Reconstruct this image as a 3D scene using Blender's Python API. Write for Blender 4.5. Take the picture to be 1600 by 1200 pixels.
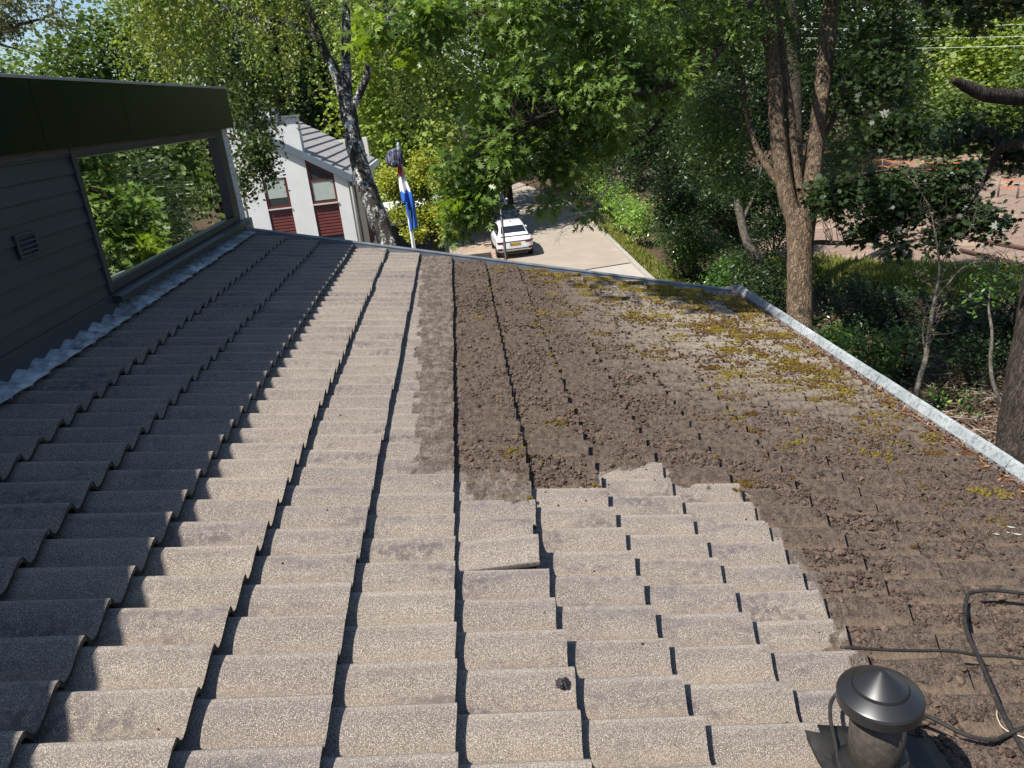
import bpy, math, random
import numpy as np
from mathutils import Vector, Matrix, noise as mn

SC = bpy.context.scene
for o in list(bpy.data.objects): bpy.data.objects.remove(o)

# ---------------------------------------------------------------- camera
F = 1215.0
_v1 = np.array([-96., 442., -F]); _nd = np.array([370., -3330., -F])
_d1 = _v1/np.linalg.norm(_v1); _up = -_nd/np.linalg.norm(_nd)
_up = _up-_d1*(_up@_d1); _up /= np.linalg.norm(_up)
_h = np.cross(_d1, _up)
RC = np.array([_h, _d1, _up])                    # camera axes -> world axes
TH = math.radians(14); SN, CS = math.sin(TH), math.cos(TH)
CAM = np.array([0, 0, 1.47/CS])
cd = bpy.data.cameras.new('camera'); cam = bpy.data.objects.new('camera', cd); SC.collection.objects.link(cam)
M4 = Matrix.Identity(4)
for i in range(3):
    for j in range(3): M4[i][j] = RC[i, j]
    M4[i][3] = CAM[i]
cam.matrix_world = M4
cd.sensor_width = 36; cd.lens = F/1600*36; cd.clip_start = .05; cd.clip_end = 2000
SC.camera = cam
def D(px, py, d):                                 # a point of the place seen at a pixel of the photo, d metres deep
    return CAM + RC@np.array([px-800, 600-py, -F])/F*d
# ---------------------------------------------------------------- light
SUN = Vector((-1, -.55, 1.62)).normalized()
w = bpy.data.worlds.new('World'); SC.world = w; w.use_nodes = True
nt = w.node_tree; sky = nt.nodes.new('ShaderNodeTexSky'); sky.sky_type = 'NISHITA'; sky.sun_disc = False
sky.sun_elevation = math.asin(SUN.z); sky.sun_rotation = math.atan2(SUN.x, SUN.y)
sky.air_density = 1.0; sky.dust_density = .5; sky.ozone_density = 2.5
nt.links.new(sky.outputs[0], nt.nodes['Background'].inputs[0]); nt.nodes['Background'].inputs[1].default_value = .088
sl = bpy.data.lights.new('sun', 'SUN'); sl.energy = 5.0; sl.angle = math.radians(.53); sl.color = (1, .955, .88)
so = bpy.data.objects.new('sun', sl); SC.collection.objects.link(so)
so.rotation_euler = SUN.to_track_quat('Z', 'Y').to_euler()
SC.view_settings.view_transform = 'Standard'; SC.view_settings.look = 'None'
SC.view_settings.exposure = 0.72; SC.view_settings.gamma = 1
SC.cycles.max_bounces = 6; SC.cycles.diffuse_bounces = 3; SC.cycles.glossy_bounces = 3
SC.cycles.transmission_bounces = 4; SC.cycles.transparent_max_bounces = 6
SC.cycles.caustics_reflective = False; SC.cycles.caustics_refractive = False

# ---------------------------------------------------------------- materials
class G:
    def __init__(s, m): s.t = m.node_tree; s.n = s.t.nodes; s.b = s.n['Principled BSDF']; s._c = None
    def L(s, a, b): s.t.links.new(a, b)
    def N(s, ty, **k):
        n = s.n.new('ShaderNode'+ty)
        for a, v in k.items(): setattr(n, a, v)
        return n
    def co(s):
        if s._c is None: s._c = s.N('NewGeometry').outputs['Position']
        return s._c
    def noise(s, sc, det=3, rough=.55, vec=None, st=None):
        v = vec or s.co()
        if st:
            m = s.N('Mapping'); m.inputs['Scale'].default_value = st; s.L(v, m.inputs[0]); v = m.outputs[0]
        n = s.N('TexNoise'); n.inputs['Scale'].default_value = sc; n.inputs['Detail'].default_value = det
        n.inputs['Roughness'].default_value = rough; s.L(v, n.inputs['Vector']); return n.outputs[0]
    def vor(s, sc, feat='F1', out=0, st=None):
        v = s.co()
        if st:
            m = s.N('Mapping'); m.inputs['Scale'].default_value = st; s.L(v, m.inputs[0]); v = m.outputs[0]
        n = s.N('TexVoronoi', feature=feat); n.inputs['Scale'].default_value = sc; s.L(v, n.inputs['Vector']); return n.outputs[out]
    def attr(s, nm): return s.N('Attribute', attribute_name=nm).outputs['Fac']
    def rng(s, f, a, b, c=0., d=1.):
        n = s.N('MapRange'); s.L(f, n.inputs[0])
        for i, v in enumerate((a, b, c, d)): n.inputs[i+1].default_value = v
        return n.outputs[0]
    def mth(s, op, a, b=None, cl=False):
        n = s.N('Math', operation=op, use_clamp=cl)
        for i, v in enumerate((a, b)):
            if v is None: continue
            if isinstance(v, (int, float)): n.inputs[i].default_value = v
            else: s.L(v, n.inputs[i])
        return n.outputs[0]
    def mix(s, f, a, b, mode='MIX'):
        n = s.N('Mix', data_type='RGBA', blend_type=mode)
        for i, v in ((0, f), (6, a), (7, b)):
            if isinstance(v, (int, float)): n.inputs[i].default_value = v
            elif isinstance(v, tuple): n.inputs[i].default_value = (*v, 1)
            else: s.L(v, n.inputs[i])
        return n.outputs[2]
    def col(s, c):
        if isinstance(c, tuple): s.b.inputs['Base Color'].default_value = (*c, 1)
        else: s.L(c, s.b.inputs['Base Color'])
    def bump(s, h, dist=.005, st=.5):
        n = s.N('Bump'); n.inputs['Strength'].default_value = st; n.inputs['Distance'].default_value = dist
        s.L(h, n.inputs['Height']); s.L(n.outputs[0], s.b.inputs['Normal']); return n
MATS = {}
def mat(name, c=(.5, .5, .5), rough=.6, spec=.4, metal=0., fn=None):
    if name in MATS: return MATS[name]
    m = bpy.data.materials.new(name); m.use_nodes = True; g = G(m)
    g.b.inputs['Roughness'].default_value = rough; g.b.inputs['Specular IOR Level'].default_value = spec
    g.b.inputs['Metallic'].default_value = metal
    if fn: fn(g)
    else: g.col(c)
    MATS[name] = m; return m
def worn(c, amt=.25, sc=6, bsc=0, bd=.002, st=None, c2=None):
    def fn(g):
        n = g.noise(sc, 5, .65, st=st); c1 = tuple(v*(1-amt) for v in c)
        g.col(g.mix(g.rng(n, .3, .7), c2 or c1, c))
        if bsc: g.bump(g.noise(bsc, 4, st=st), bd, .6)
    return fn
def leafmat(name, dark, light, trans=.35, rough=.5, yel=None):
    if name in MATS: return MATS[name]
    m = bpy.data.materials.new(name); m.use_nodes = True; g = G(m)
    t = g.attr('tint'); c = g.mix(t, dark, light)
    big = g.noise(.8, 2); c = g.mix(g.rng(big, .4, .65, 0, .45), c, yel or light)
    g.col(c); g.b.inputs['Roughness'].default_value = rough; g.b.inputs['Specular IOR Level'].default_value = .35
    tr = g.N('BsdfTranslucent'); g.L(g.mix(1., c, (1.25, 1.35, .5), 'MULTIPLY'), tr.inputs[0])
    mx = g.N('MixShader'); mx.inputs[0].default_value = trans
    g.L(g.b.outputs[0], mx.inputs[1]); g.L(tr.outputs[0], mx.inputs[2])
    g.L(mx.outputs[0], g.n['Material Output'].inputs[0]); MATS[name] = m; return m

# ---------------------------------------------------------------- mesh helpers
class MB:
    def __init__(s): s.v = []; s.f = []; s.mi = []; s.sm = []
    def add(s, vs, fs, mi=0, smooth=False):
        k = len(s.v); s.v += [tuple(map(float, p)) for p in vs]
        for f in fs: s.f.append(tuple(i+k for i in f)); s.mi.append(mi); s.sm.append(smooth)
    def box(s, a, b, mi=0):
        x0, y0, z0 = a; x1, y1, z1 = b
        s.add([(x0,y0,z0),(x1,y0,z0),(x1,y1,z0),(x0,y1,z0),(x0,y0,z1),(x1,y0,z1),(x1,y1,z1),(x0,y1,z1)],
              [(0,3,2,1),(4,5,6,7),(0,1,5,4),(1,2,6,5),(2,3,7,6),(3,0,4,7)], mi)
    def extr(s, poly, d, mi=0):                   # polygon (3d points) pushed along vector d
        n = len(poly); P = [np.array(p, float) for p in poly]; Q = [p+np.array(d, float) for p in P]
        s.add(P+Q, [tuple(range(n)), tuple(range(2*n-1, n-1, -1))]+[(i, i+n, (i+1) % n+n, (i+1) % n) for i in range(n)], mi)
    def prism(s, prof, path0, path1, U, V, mi=0, smooth=False):  # profile (a,b) in axes U,V swept p0->p1
        n = len(prof); U = np.array(U, float); V = np.array(V, float)
        P = [np.array(path0)+U*a+V*b for a, b in prof]; Q = [np.array(path1)+U*a+V*b for a, b in prof]
        s.add(P+Q, [tuple(range(n-1, -1, -1)), tuple(range(n, 2*n))]+[(i, (i+1) % n, (i+1) % n+n, i+n) for i in range(n)], mi, smooth)
    def tube(s, pts, rad, seg=8, mi=0, rough=0., cap=True, sm=True):
        P = np.array(pts, float); n = len(P)
        if np.isscalar(rad): rad = [rad]*n
        T = np.gradient(P, axis=0); T /= np.linalg.norm(T, axis=1)[:, None]+1e-9
        a = np.array([0, 0, 1.]) if abs(T[0][2]) < .9 else np.array([1., 0, 0])
        u = np.cross(T[0], a); u /= np.linalg.norm(u); vs = []
        for i in range(n):
            u = u-T[i]*(u@T[i]); u /= np.linalg.norm(u); v = np.cross(T[i], u)
            for k in range(seg):
                t = 2*math.pi*k/seg; d = u*math.cos(t)+v*math.sin(t); r = rad[i]
                if rough: r *= 1+rough*mn.noise(Vector((math.cos(t)*2.2, math.sin(t)*2.2, i*.35+P[0][0])))*2
                vs.append(P[i]+d*r)
        fs = [(i*seg+k, i*seg+(k+1) % seg, (i+1)*seg+(k+1) % seg, (i+1)*seg+k) for i in range(n-1) for k in range(seg)]
        if cap: fs += [tuple(range(seg-1, -1, -1)), tuple(range((n-1)*seg, n*seg))]
        s.add(vs, fs, mi, sm)
    def lathe(s, c, prof, seg=32, ax=(0, 0, 1), mi=0, smooth=True):
        ax = np.array(ax, float); ax /= np.linalg.norm(ax)
        u = np.cross(ax, [0, 1., .01]); u /= np.linalg.norm(u); v = np.cross(ax, u); c = np.array(c, float); vs = []
        for r, z in prof:
            for k in range(seg):
                t = 2*math.pi*k/seg; vs.append(c+ax*z+(u*math.cos(t)+v*math.sin(t))*max(r, 1e-4))
        m = len(prof)
        s.add(vs, [(i*seg+k, i*seg+(k+1) % seg, (i+1)*seg+(k+1) % seg, (i+1)*seg+k) for i in range(m-1) for k in range(seg)]
              + [tuple(range(seg-1, -1, -1)), tuple(range((m-1)*seg, m*seg))], mi, smooth)
    def grid(s, fn, nu, nv, mi=0, smooth=True):
        vs = [fn(i/nu, j/nv) for i in range(nu+1) for j in range(nv+1)]
        s.add(vs, [(i*(nv+1)+j, (i+1)*(nv+1)+j, (i+1)*(nv+1)+j+1, i*(nv+1)+j+1) for i in range(nu) for j in range(nv)], mi, smooth)
def wloc(p):
    o = np.zeros(3)
    while p: o += np.array(p.location); p = p.parent
    return o
def link(name, me, mats, parent=None):
    for m in (mats if isinstance(mats, (list, tuple)) else [mats]): me.materials.append(m)
    o = bpy.data.objects.new(name, me); SC.collection.objects.link(o)
    if parent: o.parent = parent
    return o
def obj(name, B, mats, parent=None, bevel=0):
    me = bpy.data.meshes.new(name); off = wloc(parent)
    me.from_pydata([tuple(np.array(v)-off) for v in B.v], [], B.f)
    me.polygons.foreach_set('material_index', B.mi); me.polygons.foreach_set('use_smooth', B.sm)
    o = link(name, me, mats, parent)
    if bevel:
        m = o.modifiers.new('bevel', 'BEVEL'); m.width = bevel; m.segments = 2; m.limit_method = 'ANGLE'; m.angle_limit = .6
    return o
def tag(o, label=None, cat=None, group=None, kind=None):
    for k, v in (('label', label), ('category', cat), ('group', group), ('kind', kind)):
        if v: o[k] = v
    return o
def empty(name, loc, label, cat, group=None, kind=None):
    o = bpy.data.objects.new(name, None); SC.collection.objects.link(o); o.location = tuple(map(float, loc)); o.empty_display_size = .2
    return tag(o, label, cat, group, kind)
def rawmesh(name, V, faces_k, tint=None, attrs=None, smooth=False, parent=None, mats=None):
    """V (n*k,3): n faces of k vertices each"""
    V = np.asarray(V, np.float32)-wloc(parent).astype(np.float32); nv = len(V); k = faces_k; n = nv//k
    me = bpy.data.meshes.new(name); me.vertices.add(nv); me.vertices.foreach_set('co', V.ravel())
    me.loops.add(nv); me.loops.foreach_set('vertex_index', np.arange(nv, dtype=np.int32))
    me.polygons.add(n); me.polygons.foreach_set('loop_start', np.arange(0, nv, k, dtype=np.int32))
    me.polygons.foreach_set('loop_total', np.full(n, k, np.int32))
    if tint is not None:
        a = me.attributes.new('tint', 'FLOAT', 'FACE'); a.data.foreach_set('value', np.asarray(tint, np.float32))
    me.update(calc_edges=True)
    return link(name, me, mats, parent)
def trimesh(name, V, Fc, mats, parent=None, smooth=False, pattr=None, fattr=None):
    V = np.asarray(V, np.float32)-wloc(parent).astype(np.float32); Fc = np.asarray(Fc, np.int32); n, k = Fc.shape
    me = bpy.data.meshes.new(name); me.vertices.add(len(V)); me.vertices.foreach_set('co', V.ravel())
    me.loops.add(n*k); me.loops.foreach_set('vertex_index', Fc.ravel())
    me.polygons.add(n); me.polygons.foreach_set('loop_start', np.arange(0, n*k, k, dtype=np.int32))
    me.polygons.foreach_set('loop_total', np.full(n, k, np.int32))
    me.polygons.foreach_set('use_smooth', np.full(n, smooth))
    for nm, a in (pattr or {}).items():
        t = me.attributes.new(nm, 'FLOAT', 'POINT'); t.data.foreach_set('value', np.asarray(a, np.float32))
    for nm, a in (fattr or {}).items():
        t = me.attributes.new(nm, 'FLOAT', 'FACE'); t.data.foreach_set('value', np.asarray(a, np.float32))
    me.update(calc_edges=True)
    return link(name, me, mats, parent)
def smooth_path(P, n=6):
    P = np.array(P, float); out = []
    Q = np.vstack([2*P[0]-P[1], P, 2*P[-1]-P[-2]])
    for i in range(1, len(Q)-2):
        for k in range(n):
            t = k/n; a, b, c, d = Q[i-1], Q[i], Q[i+1], Q[i+2]
            out.append(.5*((2*b)+(c-a)*t+(2*a-5*b+4*c-d)*t*t+(3*b-a-3*c+d)*t**3))
    out.append(Q[-2]); return np.array(out)

# ---------------------------------------------------------------- the roof's own coordinates: u down the slope, v away, h above it
NR = np.array([SN, 0, CS])
def UV(u, v, h=0.): return np.array([u*CS+h*SN, v, -u*SN+h*CS])
GZ = -6.2                                        # ground level
PITCH, AMP, VC0 = .1622, .0250, 2.072
GA, U0, STEP = .3205, -1.148, .038               # gauge of the courses, one butt line, butt height
VEND, UEND = 7.70, 2.71
def prof(v):
    s = ((np.asarray(v, float)-VC0)/PITCH) % 1.
    a = np.where(s < .32, np.cos((s/.32)**.85*math.pi), -np.cos(np.clip((s-.32)/.68, 0, 1)*math.pi))
    return AMP*a
_dz = np.array([(-.52,8.2),(-.36,2.94),(-.19,2.99),(-.1,2.71),(.12,2.7),(.16,2.89),(.44,2.95),(.46,3.14),(.81,3.21),(.77,3.01),(1.09,3.04),(1.1,2.76),(1.13,2.44),(1.04,2.02),(1.02,1.84),(.97,1.5),(.95,-2),(3.2,-2),(3.2,8.2)])
_cz = np.array([(-.185,8.2),(-.18,3.02),(.1,3.0),(.14,2.92),(.44,2.98),(.46,3.14),(.81,3.21),(.8,3.05),(1.15,3.06),(1.16,2.76),(1.19,2.44),(1.12,2.02),(1.08,1.84),(1.05,1.5),(1.0,-2),(3.2,-2),(3.2,8.2)])
def inside(poly, u, v):
    u = np.asarray(u); v = np.asarray(v); c = np.zeros(u.shape, bool); n = len(poly)
    for i in range(n):
        a, b = poly[i], poly[i-1]
        c ^= ((a[1] > v) != (b[1] > v)) & (u < (b[0]-a[0])*(v-a[1])/(b[1]-a[1]+1e-12)+a[0])
    return c
def surf_h(u, v):
    s = ((u-U0)/GA) % 1.
    return prof(v)+(s-.5)*STEP
# ================================================================ THE SETTING
rng = np.random.default_rng(5)
def ground_fn(g):
    n = g.noise(.35, 5); n2 = g.noise(9, 5, .7); n3 = g.noise(40, 3)
    c = g.mix(g.rng(n2, .35, .7), (.035, .022, .015), (.13, .085, .055)); c = g.mix(g.rng(n3, .55, .75, 0, .6), c, (.2, .14, .09))
    g.col(g.mix(g.rng(n, .5, .68, 0, .5), c, (.05, .07, .02))); g.bump(n2, .04, .9)
M_ground = mat('forest_floor', rough=.95, spec=.15, fn=ground_fn)
def sand_fn(g):
    n = g.noise(.5, 5, .6); n2 = g.noise(14, 5, .7); st = g.noise(1.1, 4, .6, st=(.25, 2.2, 1))
    c = g.mix(g.rng(n2, .3, .7), (.16, .11, .085), (.34, .25, .2)); c = g.mix(g.rng(st, .5, .62, 0, .55), c, (.19, .125, .1))
    g.col(g.mix(g.rng(n, .52, .66, 0, .6), c, (.42, .31, .22))); g.bump(n2, .05, .8)
def asph_fn(g):
    n = g.noise(.7, 4, .6); n2 = g.noise(60, 2); c = g.mix(g.rng(n2, .3, .7), (.24, .2, .16), (.36, .31, .255))
    g.col(g.mix(g.rng(n, .45, .7, 0, .4), c, (.42, .37, .3)))
def pave_fn(g):
    br = g.N('TexBrick'); m = g.N('Mapping'); m.inputs['Scale'].default_value = (1, 1, 1); g.L(g.co(), m.inputs[0]); g.L(m.outputs[0], br.inputs[0])
    for i, v in (('Scale', 1.), ('Mortar Size', .012), ('Brick Width', .30), ('Row Height', .15)): br.inputs[i].default_value = v
    br.inputs['Color1'].default_value = (.4, .3, .23, 1); br.inputs['Color2'].default_value = (.3, .22, .17, 1); br.inputs['Mortar'].default_value = (.1, .08, .06, 1)
    g.col(g.mix(g.rng(g.noise(1.2, 4), .4, .7, 0, .4), br.outputs[0], (.45, .36, .27)))
def sheet(name, poly, z, m, label=None, kind='structure', cat=None):
    B = MB(); B.add([(x, y, z) for x, y in poly], [tuple(range(len(poly)))]); o = obj(name, B, m); tag(o, label, cat, None, kind); return o
# ground: one sheet with gentle relief reaching the horizon
B = MB()
xs = np.concatenate([[-900, -300, -120], np.linspace(-60, 80, 36), [130, 300, 900]]); ys = np.concatenate([[-400, -60], np.linspace(-20, 110, 34), [200, 500, 1200]])
vs = []
for x in xs:
    for y in ys:
        z = GZ-.03
        if x > 8.2 and y > 3: z += min(1, (x-8.2)/3)*.18*mn.noise(Vector((x*.25, y*.25, 0)))-.05
        vs.append((x, y, z))
ny = len(ys)
B.add(vs, [(i*ny+j, (i+1)*ny+j, (i+1)*ny+j+1, i*ny+j+1) for i in range(len(xs)-1) for j in range(ny-1)], 0, True)
tag(obj('ground', B, M_ground), 'brown leaf litter ground under the trees', None, None, 'structure')
road = sheet('road', [(2.3, 12), (7.05, 12), (7.2, 33), (7.45, 44), (7.3, 60), (4, 85), (-1, 85), (2.3, 60)], GZ+.004, mat('road_surface', rough=.85, spec=.25, fn=asph_fn), 'pale asphalt road beside the parked cars')
sheet('road_patch', [(2.3, 14), (7.06, 14), (7.2, 34.6), (4.2, 34.1), (2.3, 33.2)], GZ+.008, mat('new_asphalt', rough=.85, spec=.25, fn=worn((.4, .365, .32), .15, 2)), 'lighter asphalt patch in the foreground of the road')
B = MB(); B.tube([(2.3, 33.2, GZ+.012), (4.2, 34.1, GZ+.012), (7.2, 34.6, GZ+.012)], .03, 4); tag(obj('road_joint', B, mat('bitumen', (.03, .028, .026), .6)), 'dark joint line across the road', None, None, 'structure')
sheet('pavement', [(-1.5, 14), (2.3, 14), (2.3, 60), (-1.5, 60)], GZ+.008, mat('brick_paving', rough=.85, spec=.25, fn=pave_fn), 'sunlit brick paved parking strip left of the white car')
B = MB()
kp = [(7.05, 12), (7.2, 33), (7.45, 44), (7.3, 60)]
for (xa, ya), (xb, yb) in zip(kp, kp[1:]):
    n = int((yb-ya)/1.0)
    for i in range(n):
        t0, t1 = i/n, (i+.985)/n
        B.extr([(xa+(xb-xa)*t0, ya+(yb-ya)*t0, GZ-.05), (xa+(xb-xa)*t0+.2, ya+(yb-ya)*t0, GZ-.05), (xa+(xb-xa)*t0+.19, ya+(yb-ya)*t0, GZ+.13), (xa+(xb-xa)*t0+.01, ya+(yb-ya)*t0, GZ+.13)], ((xb-xa)*(t1-t0), (yb-ya)*(t1-t0), 0))
tag(obj('kerb', B, mat('kerb_concrete', rough=.85, fn=worn((.4, .37, .33), .3, 5))), 'concrete kerb along the right side of the road', None, None, 'structure')
sheet('sand_ground', [(12.6, 29), (16.2, 26.6), (18.5, 24.2), (24, 20), (60, 24), (62, 60), (33, 66), (24, 60), (18, 50), (13.5, 38)], GZ+.02, mat('sand', rough=.95, spec=.1, fn=sand_fn), 'bare pinkish sandy ground beyond the trees')
# grass: blades on a verge strip and a tuft zone by the sand
def blades(name, pts, hgt, m, label):
    n = len(pts); a = rng.uniform(0, 6.28, n); h = hgt*rng.uniform(.5, 1.3, n); wd = h*.12+.01
    dx = np.stack([np.cos(a), np.sin(a), np.zeros(n)], 1)*wd[:, None]; ln = rng.normal(0, .35, (n, 3))*h[:, None]; ln[:, 2] = h
    V = np.stack([pts-dx, pts+dx, pts+ln], 1).reshape(-1, 3)
    o = rawmesh(name, V, 3, rng.uniform(0, 1, n), mats=m); tag(o, label, 'grass', None, 'stuff')
gm = leafmat('grass_leaf', (.06, .09, .015), (.3, .3, .07), .3)
P = np.stack([rng.uniform(7.45, 8.4, 9000), rng.uniform(26, 46, 9000), np.full(9000, GZ)], 1)
blades('grass', P, .16, gm, 'pale dry grass on the verge beside the road kerb')
t = rng.uniform(0, 1, 16000); P = np.stack([12.2+7*t+rng.normal(0, .9, 16000), 30-6.6*t+rng.normal(0, .9, 16000), np.full(16000, GZ)], 1)
blades('grass', P, .32, gm, 'tufts of grass along the near edge of the sandy ground')

# ================================================================ OUR HOUSE
house = empty('house', (0, 0, GZ), 'dark dormered house in the foreground with brown mossy tiled roof', 'house')
# ---- roof tiles
def tile_fn(g):
    dirt = g.attr('dirt'); tint = g.attr('tint'); moss = g.attr('grey')  # moss holds the grey mask: pale tiles, lit roll flanks painted lighter
    n1 = g.noise(230, 2, .6); n2 = g.noise(7, 4, .6); n3 = g.noise(38, 4, .65); sp = g.vor(340)
    c = g.mix(g.rng(n2, .3, .7), (.205, .170, .138), (.30, .258, .212))
    c = g.mix(g.rng(tint, 0, 1, 0, .6), c, (.165, .142, .135))
    c = g.mix(g.rng(n1, .38, .62, .75, 0), c, (.085, .07, .06))
    c = g.mix(g.rng(sp, .18, .34, .95, 0), c, (.72, .62, .51))
    stain = g.mth('MULTIPLY', g.rng(g.noise(3.2, 4, .6, st=(.7, 3, 1)), .50, .66), g.rng(n3, .42, .58))
    c = g.mix(g.mth('MULTIPLY', stain, .8), c, (.085, .072, .078))
    rust = g.attr('rust'); c = g.mix(g.mth('MULTIPLY', rust, g.rng(n2, .35, .75, .05, .5)), c, (.215, .155, .10)); c = g.mix(g.attr('butt'), c, (.035, .03, .027)); c = g.mix(g.mth('MULTIPLY', g.attr('crest'), .5), c, (.5, .45, .39)); c = g.mix(g.mth('MULTIPLY', g.attr('band'), g.rng(n2, .3, .7, .1, .5)), c, (.125, .108, .108))  # butt: near-black paint for the shaded tile edge, plus its grime
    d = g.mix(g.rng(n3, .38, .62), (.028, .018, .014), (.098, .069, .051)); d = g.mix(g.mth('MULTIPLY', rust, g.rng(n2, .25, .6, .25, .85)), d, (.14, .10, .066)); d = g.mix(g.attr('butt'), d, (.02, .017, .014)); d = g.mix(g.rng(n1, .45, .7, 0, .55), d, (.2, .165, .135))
    d = g.mix(g.rng(sp, .08, .2, .6, 0), d, (.34, .29, .24))
    d = g.mix(g.mth('MULTIPLY', moss, g.rng(n3, .3, .6, .35, .95)), d, (.29, .245, .19))
    k = g.mth('ADD', dirt, g.mth('MULTIPLY', g.mth('SUBTRACT', g.noise(24, 5, .7), .5), .9))
    k = g.rng(k, .34, .62); g.col(g.mix(k, c, d))
    hgt = g.mth('ADD', g.mth('MULTIPLY', n1, .5), g.mth('MULTIPLY', g.mth('MULTIPLY', n3, k), 3.2))
    g.bump(hgt, .004, .85)
M_tile = mat('granulated_concrete_tile', rough=.88, spec=.22, fn=tile_fn)
TV, TF, TD, TT, TG, TR, TC, TB, TE = [], [], [], [], [], [], [], [], []
def add_tile(k, v0, v1, lift=None, out=None):
    u1 = U0+GA*k; u0 = u1-GA-.03
    uu = np.linspace(u0, u1, 13); vv = np.linspace(v0+.0015, v1-.0015, 31)
    jh, ju, jt, js = rng.normal(0, .0010), rng.normal(0, .003), rng.normal(0, .0018), rng.normal(0, .002)
    Ug, Vg = np.meshgrid(uu, vv, indexing='ij'); s = (Ug-(u1-GA))/GA
    H = prof(Vg)+(s-.5)*STEP+jh+jt*(Vg-v0)/.3+js*(s-.5)+.0015
    edge = .0015*np.array([mn.noise(Vector((a*9, k*3.1, 7))) for a in vv])
    Ug = Ug+ju; Ug[-1] += edge
    if lift is not None: Ug, H = lift(Ug, Vg, H)
    nu, nv = Ug.shape
    top = np.stack([Ug*CS+H*SN, Vg, -Ug*SN+H*CS], -1)
    Hb = H-.019; bot = np.stack([Ug*CS+Hb*SN, Vg, -Ug*SN+Hb*CS], -1)
    V = np.concatenate([top.reshape(-1, 3), bot.reshape(-1, 3)]); o = nu*nv; f = []
    for i in range(nu-1):
        for j in range(nv-1):
            a, b, c, d = i*nv+j, (i+1)*nv+j, (i+1)*nv+j+1, i*nv+j+1
            f.append((a, b, c, d))
            if lift is not None: f.append((d+o, c+o, b+o, a+o))
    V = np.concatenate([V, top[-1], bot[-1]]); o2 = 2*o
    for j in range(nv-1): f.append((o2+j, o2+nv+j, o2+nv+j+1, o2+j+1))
    for i in range(nu-1):
        a = i*nv; f.append((a, a+o, a+nv+o, a+nv)); a = i*nv+nv-1; f.append((a+nv, a+nv+o, a+o, a))
    ur, vr = Ug.ravel(), Vg.ravel()
    jn = np.array([mn.noise(Vector((a*16, b*16, 5))) for a, b in zip(ur, vr)]) if (v1 > .8) else np.zeros(len(ur)); jm = np.roll(jn, 37)
    m = inside(_dz, ur+.045*jn, vr+.045*jm)*(.53+.1*jn)+inside(_cz, ur+.04*jm, vr+.04*jn)*.4
    ph = ((vr-VC0)/PITCH) % 1.
    m = m*np.where(m > .9, 1, 1.)+np.where(m > .9, 0, 0)
    gr = np.clip((vr-3.6)/1.8, 0, 1)*np.clip((ur-.6)/1.2, 0, 1)*(.25+.65*((ph > .62) | (ph < .03)))  # paler far tiles, with light painted on the near flanks of the rolls
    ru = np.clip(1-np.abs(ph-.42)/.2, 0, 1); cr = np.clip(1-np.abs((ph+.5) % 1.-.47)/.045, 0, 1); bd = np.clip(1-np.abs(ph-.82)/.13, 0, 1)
    A = [np.concatenate([x, x, x[-nv:], x[-nv:]]) for x in (m, gr, ru, cr, bd)]+[np.concatenate([np.zeros(len(m)), np.ones(len(m)), np.full(2*nv, 1.)])]  # last array: painted shade and grime on butt faces and undersides
    if out is not None: return V, np.array(f), A, rng.uniform()
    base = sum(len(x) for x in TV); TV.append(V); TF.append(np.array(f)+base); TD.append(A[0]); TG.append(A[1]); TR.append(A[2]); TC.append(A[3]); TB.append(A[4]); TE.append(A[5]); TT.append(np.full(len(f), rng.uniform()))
TW = 2*PITCH; v_hi = VC0+.20*PITCH+35*PITCH; VEND = min(VEND, v_hi); loose = None
for k in range(-4, 13):
    j = 0; v = v_hi
    while v > -2.2:
        v0 = v-TW
        if k == 4 and v0 < 2.38 < v: loose = (k, v0, v)
        else: add_tile(k, v0, v)
        v = v0
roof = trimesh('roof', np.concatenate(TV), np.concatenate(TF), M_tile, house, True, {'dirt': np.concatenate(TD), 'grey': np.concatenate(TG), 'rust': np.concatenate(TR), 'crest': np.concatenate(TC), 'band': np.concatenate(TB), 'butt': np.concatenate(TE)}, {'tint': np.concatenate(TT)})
roof.data.set_sharp_from_angle(angle=math.radians(48))
# ---- the tile that has come loose
def liftfn(U, V, H):
    k, v0, v1 = loose; a = np.clip((U-(U0+GA*(k-1)))/GA, 0, 1.1); b = np.clip((v1-V)/(v1-v0), 0, 1)
    return U-.028, H+.004+.042*a*np.clip(b*1.3, 0, 1)
V, f, A, t = add_tile(loose[0], loose[1], loose[2], liftfn, True)
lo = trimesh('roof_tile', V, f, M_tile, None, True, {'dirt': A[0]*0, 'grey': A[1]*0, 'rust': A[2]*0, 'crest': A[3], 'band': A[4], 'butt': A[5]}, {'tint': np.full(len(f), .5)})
lo.data.set_sharp_from_angle(angle=math.radians(48)); tag(lo, 'single roof tile that has slipped and tilts up out of the clean tiled field', 'roof tile')
add_tile_under = UV  # tile batten bed under the tiles
B = MB(); B.extr([UV(-2.5, -2.2, -.045), UV(UEND-.03, -2.2, -.045), UV(UEND-.03, VEND, -.045), UV(-2.5, VEND, -.045)], tuple(-NR*.05))
obj('roof_deck', B, mat('roof_felt', (.03, .028, .027), .9), house)
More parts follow.
